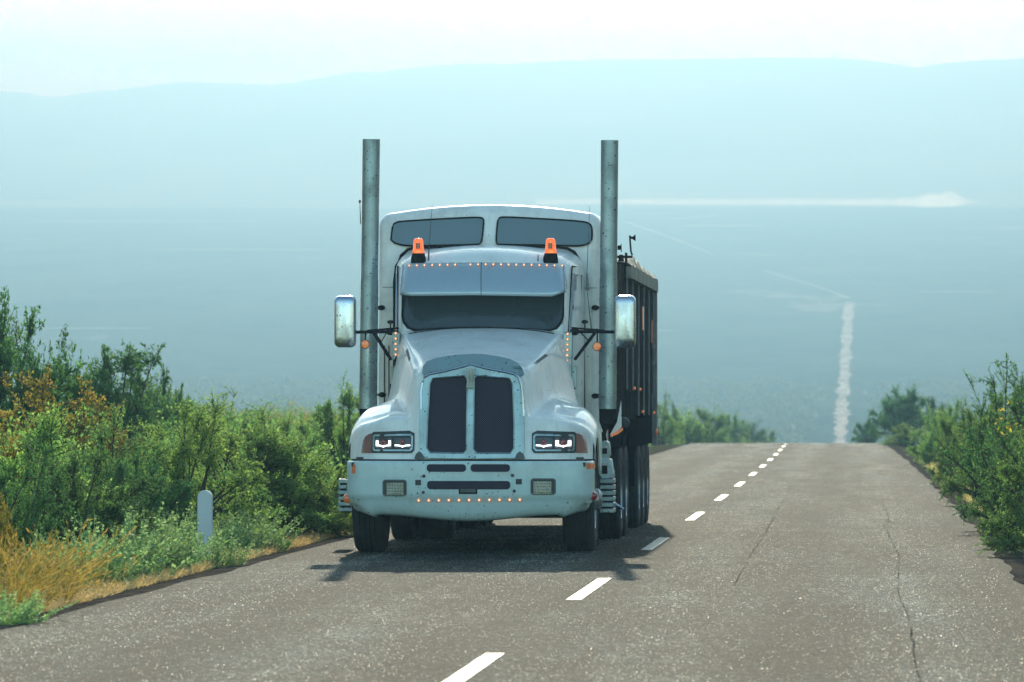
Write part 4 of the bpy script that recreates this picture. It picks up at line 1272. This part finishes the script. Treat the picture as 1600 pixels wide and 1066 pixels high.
for i, b in enumerate(LB):
    bush(*b[:7], name=b[7] if len(b) > 7 else "bush", cat=b[8] if len(b) > 8 else "bush", group="bushes along the left roadside" if len(b) < 8 else None)
RB = [
    (1655, 57, 572, 260, 'thorn', 2, "thorny dark bush with arching twigs at the right edge"),
    (1574, 66, 566, 190, 'thorn', 0, "tall open thorny bush with twigs against the hazy plain"),
    (1645, 55.5, 690, 220, 'green', 1, "leafy green bush low at the right edge overhanging the asphalt"),
    (1580, 58.5, 700, 150, 'dark', 2, "dark low bush on the right verge with yellow leaves beside it"),
    (1540, 82, 640, 150, 'green', 2, "green bush on the right verge just before the thorny bush"),
    (1498, 100, 655, 110, 'green', 1, "small green bush halfway along the right verge"),
    (1463, 138, 642, 110, 'bright', 0, "yellow-green bush on the right verge nearest the dark tree"),
    (1480, 130, 626, 110, 'green', 0, "green bush behind the yellow-green one on the right verge"),
    (1420, 192, 662, 90, 'bright', 1, "small bright bush at the road crest on the right"),
    (1590, 90, 600, 180, 'dark', 0, "dark bush behind the thorny bush on the right"),
    (1412, 235, 607, 120, 'tree', 0, "dark broad-crowned tree by the crest on the right", "tree", "tree"),
    (1355, 262, 655, 50, 'tree', 1, "small dark tree left of the broad-crowned tree at the crest", "tree", "tree"),
    (1465, 250, 622, 80, 'tree', 2, "dark round tree right of the broad-crowned tree", "tree", "tree"),
]
for i, b in enumerate(RB):
    bush(*b[:7], name=b[7] if len(b) > 7 else "bush", cat=b[8] if len(b) > 8 else "bush", group="bushes along the right roadside" if len(b) < 8 else None)
CB = [
    (1030, 212, 630, 75, 'bright', 1, "light green bush right beside the trailer"),
    (1047, 225, 612, 30, 'thorn', 1, "thin sapling rising above the bush beside the trailer"),
    (1075, 240, 640, 80, 'green', 0, "green bush second from the trailer on the far left verge"),
    (1108, 272, 640, 80, 'green', 1, "green bush midway between trailer and crest"),
    (1142, 315, 648, 75, 'green', 2, "green bush third before the crest beyond the trailer"),
    (1172, 370, 662, 65, 'dark', 0, "small dark bush near the crest left of the lane line"),
    (1198, 440, 674, 50, 'green', 1, "smallest bush at the crest where the verge drops away"),
]
for b in CB: bush(*b[:7], group="bushes beyond the trailer")

# yellowing leaf sprays on the right bush
rg = np.random.RandomState(5)
C = []; 
for (px, py) in ((1570, 652), (1580, 662), (1560, 668), (1566, 655), (1590, 780)):
    p = np.array(P(px, py, 55.6)); C.append(p + rg.normal(size=(7, 3)) * .05)
C = np.concatenate(C); n = len(C)
me = quads_mesh("leaves", C, unit(rg.normal(size=(n, 3)) + np.array([0, 0, -.6])), rg.uniform(.02, .03, n), rg.uniform(.045, .07, n), unit(rg.normal(size=(n, 3))), LM['yellow'])
o = bpy.data.objects.new("leaves", me); col.objects.link(o); tag(o, "yellow drooping leaves among the thorny bush", "leaves", kind='stuff')

# thicket beyond: one continuous mass nobody could count
def thicket(name, spots, mat, leaf, n_leaf, label, seed, kind='stuff'):
    rg = np.random.RandomState(seed); Cs, As, Ws, Ls, Ns = [], [], [], [], []
    for (X, Y, Rr, H, zb) in spots:
        n = n_leaf
        d = unit(rg.normal(size=(n, 3))); d[:, 2] = np.abs(d[:, 2])
        r_ = rg.uniform(.55, 1.05, n) ** .6
        lob = 1 + .30 * np.sin(d[:, 0] * 6 + X) * np.cos(d[:, 1] * 6 + Y) * np.cos(d[:, 2] * 5 + X) + rg.normal(size=n) * .05
        p = d * (r_ * lob)[:, None] * np.array([Rr, Rr, H]) + np.array([X, Y, zb])
        Cs.append(p); As.append(unit(d + rg.normal(size=(n, 3)) * .8)); l = leaf * rg.uniform(.6, 1.4, n) * (H ** .3)
        Ls.append(l); Ws.append(l * .55); Ns.append(unit(rg.normal(size=(n, 3)) + np.array([0, 0, .5])))
    me = quads_mesh(name, *[np.concatenate(x) for x in (Cs, As)], np.concatenate(Ws), np.concatenate(Ls), np.concatenate(Ns), mat)
    o = bpy.data.objects.new(name, me); col.objects.link(o); tag(o, label, "scrub", kind=kind)
    return o
rnd = random.Random(12)
for mat, seed, lab in (('green', 1, "continuous green scrub filling the land left of the road"), ('olive', 2, "rust-tinged patches within the scrub on the left"), ('dark', 3, "darker patches within the scrub on the left")):
    sp = []
    for i in range(110 if mat == 'green' else 45):
        Y = rnd.uniform(60, 200); px = rnd.uniform(-200, 600)
        X = P(px, 627, Y).x
        if X > -5.6: continue
        H = min(rnd.uniform(1.2, 1.95), 1.5 + (6 + 6 * math.sin(px * .03)) * Y / 8889 + .15) - .2
        sp.append((X, Y, rnd.uniform(.9, 1.7), H, -.35))
    thicket("scrub", sp, LM[mat], .052, 5200, lab, seed)
sp = []
for i in range(60):
    Y = rnd.uniform(70, 190); X = rnd.uniform(6.5, 14); sp.append((X, Y, rnd.uniform(.9, 1.6), rnd.uniform(1.1, 1.7), -.35 + hp(Y)))
thicket("scrub", sp, LM['green'], .055, 3500, "green scrub filling the land right of the road", 8)
sp = []
for i in range(70):
    Y = rnd.uniform(205, 480); X = rnd.uniform(-16, -5.4); sp.append((X, Y, rnd.uniform(.9, 1.6), rnd.uniform(1.0, 1.7), -.35 + hp(Y)))
thicket("scrub", sp, LM['bright'], .09, 2600, "green scrub beyond the trailer left of the road", 9)
# far tree belt on the valley floor (soft, bluish through the air)
sp = []
for i in range(1500):
    Y = rnd.uniform(1150, 1960); px = rnd.uniform(200, 1700)
    X = P(px, 627, Y).x
    if abs(X - xc(Y)) < 11: continue
    sp.append((X, Y, rnd.uniform(2.5, 5.5), rnd.uniform(1.0, 2.4) + (1.0 if rnd.random() < .08 else 0), hp(Y) - .3))
LM['far'] = leaf_mat('far_leaves', [(.05, .07, .045), (.09, .11, .07), (.12, .135, .10)], .3)
thicket("far_scrub", sp, LM['far'], 1.3, 90, "hazy belt of scrub trees far down in the valley", 10)

# pale weeds by the post: individual clumps
def weed_proto(seed):
    rg = np.random.RandomState(seed); C, A, W, Ln = [], [], [], []; br = MB()
    for i in range(60):
        th = rg.uniform(0, 6.28); r0 = rg.uniform(0, .30) ; tilt = rg.uniform(.05, .75)
        b = np.array([math.cos(th) * r0, math.sin(th) * r0, 0]); d = unit(np.array([math.cos(th) * tilt, math.sin(th) * tilt, 1.0]) + rg.normal(size=3) * .12)
        Lh = rg.uniform(.35, .72)
        bend = rg.normal(size=3) * .06
        br.tube([tuple(b), tuple(b + d * Lh * .5 + bend * .3), tuple(b + d * Lh + bend)], [.005, .004, .002], 3, False)
        n = 46
        s = np.sort(rg.uniform(.12, 1.02, n))
        C.append(b + d * (s * Lh)[:, None] + bend * (s ** 2)[:, None])
        ax = unit(rg.normal(size=(n, 3)) * .75 + d * .6); A.append(ax)
        l = .055 * (1.25 - s * .75) * rg.uniform(.7, 1.3, n); Ln.append(l); W.append(l * .5)
    C = np.concatenate(C); A = np.concatenate(A); W = np.concatenate(W); Ln = np.concatenate(Ln)
    me = quads_mesh("weed_leaves", C, A, W, Ln, unit(rg.normal(size=C.shape) + np.array([0, 0, .7])), LM['pale'])
    b = br.build("stems", LM['pale'], None, smooth=False); sm_ = b.data; bpy.data.objects.remove(b)
    return me, sm_
wp = [weed_proto(i) for i in (3, 4, 5)]
WD = [
    (165, 46.5, 812, 1.0, "pale weed clump just right of the orange grass"),
    (215, 48.5, 792, 1.15, "tall pale weed clump left of the post"),
    (262, 50.5, 790, 1.0, "pale weed clump second to the left of the post"),
    (288, 51.5, 822, .85, "pale weed clump at the foot of the post on its left"),
    (352, 52.0, 830, .75, "pale weed clump covering the right foot of the post"),
    (392, 56.5, 790, 1.0, "pale weed clump right of the post"),
    (418, 57.5, 795, .95, "pale weed clump ending the row toward the truck"),
    (190, 50.5, 800, 1.1, "pale weed clump behind the tall one left of the post"),
    (240, 52.5, 786, 1.0, "pale weed clump behind the row left of the post"),
    (330, 56.0, 790, 1.0, "pale weed clump hidden behind the post"),
    (150, 46.6, 838, .9, "pale weed clump among the orange grass stems"),
    (30, 38.4, 915, .8, "low green weed clump in the lower left corner in front of the orange grass"),
    (100, 45.5, 830, .9, "green weed clump rising behind the orange grass"),
]
for i, (px, Y, yt, sc, lab) in enumerate(WD):
    fm, sm_ = wp[i % 3]
    X = P(px, 627, Y).x - .12; zb = verge(X, Y) - .02; zt = P(px, yt, Y).z
    o = empty("weed", (X, Y, zb)); o.rotation_euler = (0, 0, i * 1.7); k = (zt - zb) / .72; o.scale = (sc * 1.05, sc * 1.05, k)
    for nm, d in (("leaves", fm), ("stem", sm_)):
        q = bpy.data.objects.new(nm, d); col.objects.link(q); q.parent = o
    tag(o, lab, "weed", "pale weeds by the roadside post")

# orange grass and short dry verge grass
def blades(name, pts, h, w, mat, label, seed, tilt=.35, heads=0, kind='stuff'):
    rg = np.random.RandomState(seed); n = len(pts)
    B = np.array(pts); d = unit(np.concatenate([rg.normal(size=(n, 2)) * tilt, np.ones((n, 1))], 1)); hh = h * rg.uniform(.45, 1.15, n)
    mid = B + d * (hh * .55)[:, None]; d2 = unit(d + np.concatenate([d[:, :2] * 1.4, np.zeros((n, 1))], 1))
    nr = unit(np.concatenate([rg.normal(size=(n, 2)), np.zeros((n, 1))], 1))
    C = [B, mid]; A = [d, d2]; W = [np.full(n, w), np.full(n, w * .9)]; Ln = [hh * .62, hh * .5]; N = [nr, nr]
    if heads:
        k = np.where(rg.uniform(size=n) < heads)[0]
        for r_ in range(5):
            C.append(mid[k] + d2[k] * (hh[k] * (.38 + .035 * r_))[:, None]); A.append(unit(d2[k] + rg.normal(size=(len(k), 3)) * .25)); W.append(np.full(len(k), .012)); Ln.append(np.full(len(k), .05)); N.append(unit(rg.normal(size=(len(k), 3))))
    me = quads_mesh(name, np.concatenate(C), np.concatenate(A), np.concatenate(W), np.concatenate(Ln), np.concatenate(N), mat)
    o = bpy.data.objects.new(name, me); col.objects.link(o); tag(o, label, "grass", kind=kind); return o
rg = np.random.RandomState(21); pts = []
for (px, Y, r_, n) in ((15, 39.5, .28, 170), (70, 40.7, .28, 210), (125, 42.3, .26, 150), (50, 43, .3, 150), (10, 42, .3, 160), (100, 44.5, .3, 120)):
    X = P(px, 627, Y).x
    for _ in range(n):
        a = rg.normal() * r_ * .55; b = rg.normal() * r_ * .8
        if X + a > -3.72: continue
        pts.append((X + a, Y + b, verge(X + a, Y + b)))
blades("dry_grass", pts, .54, .008, LM['straw'], "orange dry grass with feathery seed heads in the lower left corner", 1, .55, .7)
pts = []
for s in (-1, 1):
    for _ in range(90000 if s < 0 else 40000):
        Y = 18 + (rg.uniform() ** 1.2) * 145
        off = (3.74 if s < 0 else 3.9) + rg.uniform() ** 1.3 * (.95 if s < 0 else .6)
        if mnoise.noise(Vector((s * 3, Y * .35, 2))) < -.25 and rg.uniform() < .7: continue
        x = xc(Y) + s * off
        pts.append((x, Y, hp(Y) + verge(x, Y)))
blades("dry_grass", pts, .10, .008, LM['drygrass'], "short pale dry grass along both edges of the road", 2, .6)
pts = []
for _ in range(70000):
    Y = 12 + rg.uniform() ** 1.2 * 130; s = -1 if rg.uniform() < .55 else 1; off = 4.5 + rg.uniform() ** 1.5 * 26; x = xc(Y) + s * off
    pts.append((x, Y, hp(Y) + verge(x, Y)))
for _ in range(9000):
    Y = rg.uniform(40, 110); s = -1 if rg.uniform() < .7 else 1; off = 4.2 + rg.uniform() * 1.6; x = s * off
    pts.append((x, Y, hp(Y) + verge(x, Y)))
p2 = []
for _ in range(22000):
    Y = rg.uniform(22, 140); x = xc(Y) + 3.78 + rg.uniform() ** 1.2 * .8
    p2.append((x, Y, hp(Y) + verge(x, Y)))
blades("dry_grass", p2, .17, .009, LM['drygrass'], "tan dry grass strip between the asphalt and the right-hand bushes", 5, .6)
blades("undergrowth", pts, .30, .02, LM['green'], "low green undergrowth at the foot of the roadside bushes", 3, .5)

# ------------------------------------------------------------------ white marker post
pm = paint('post_paint', (.62, .68, .72), rough=.7, coat=0, spot=.12, dirt=.2)
X = P(320.5, 627, 53.2).x; z0 = verge(X, 53.2); zt = P(320, 766, 53.2).z; hw = .068
prof = [(-hw - .004, z0 - .2), (hw + .004, z0 - .2), (hw, zt - hw)] + [(hw * math.cos(R(a)), zt - hw + hw * math.sin(R(a))) for a in range(15, 180, 15)] + [(-hw, zt - hw)]
m = MB(); n = len(prof)
m.add([(a, -.05, b) for a, b in prof] + [(a, .05, b) for a, b in prof], [tuple(range(n)), tuple(range(n, 2 * n))[::-1]] + [(i, (i + 1) % n, (i + 1) % n + n, i + n) for i in range(n)])
post = m.build("marker_post", pm, None, bevel=.01, angle=30); post.location = (X, 53.2, 0)
post.modifiers["bevel"].limit_method = 'ANGLE'
tag(post, "white round-topped roadside marker post standing among pale weeds", "post")

# ------------------------------------------------------------------ smoke and haze
def vol(name, o, dens, c, aniso):
    m = bpy.data.materials.new(name); m.use_nodes = True; nt = m.node_tree; nt.nodes.clear()
    out = nt.nodes.new("ShaderNodeOutputMaterial"); pv = nt.nodes.new("ShaderNodeVolumePrincipled")
    pv.inputs["Density"].default_value = dens; pv.inputs["Color"].default_value = (*c, 1); pv.inputs["Anisotropy"].default_value = aniso
    nt.links.new(pv.outputs[0], out.inputs["Volume"]); o.data.materials.clear(); o.data.materials.append(m)
    return m
def plume(name, pts, label, dens):
    """closed lumpy tube along (px, py, thickness px) at distance Y"""
    rn = random.Random(len(pts)); rows = []
    for (px, py, th, Y) in pts:
        c = P(px, py, Y); r_ = th / 2 * Y / 8889
        rows.append([(c.x + rn.uniform(-.1, .1) * r_, c.y + r_ * 1.5 * math.cos(a) * rn.uniform(.8, 1.2), c.z + r_ * math.sin(a) * rn.uniform(.8, 1.2) * (1 if math.sin(a) > 0 else .35)) for a in [2 * math.pi * k / 14 for k in range(14)]])
    m = MB().grid(rows, True); m.add(rows[0], [tuple(range(14))]); m.add(rows[-1], [tuple(range(14))])
    o = m.build(name, M['white'], None)
    vol(name + "_air", o, dens, (.86, .93, .96), .7); tag(o, label, "smoke", kind='stuff'); return o
a = []
for k in range(60):
    t = k / 59; px = 1537 - 700 * t
    th = 3 + 32 * sstep(t / .08) - 16 * sstep((t - .10) / .1) + 4 * math.sin(k * 1.9) * (t > .03) * (t < .25) - 6 * t
    a.append((px, 320 - 2 * t - (3 if t < .1 else 1), max(2, th), 4600))
plume("smoke", a, "long white smoke plume drifting left across the far plain", .035)
hz = MB().box(-3400, 3200, -300, 9500, -25, 590).build("haze", M['white'], None, smooth=False)
hm_ = vol("haze_air", hz, 6.1e-4, (.092, .180, .268), .80)
hm_.node_tree.nodes["Principled Volume"].inputs["Absorption Color"].default_value = (.115, .016, 0.0, 1)
tag(hz, kind='stuff'); hz['label'] = "pale blue haze in the air over the valley"
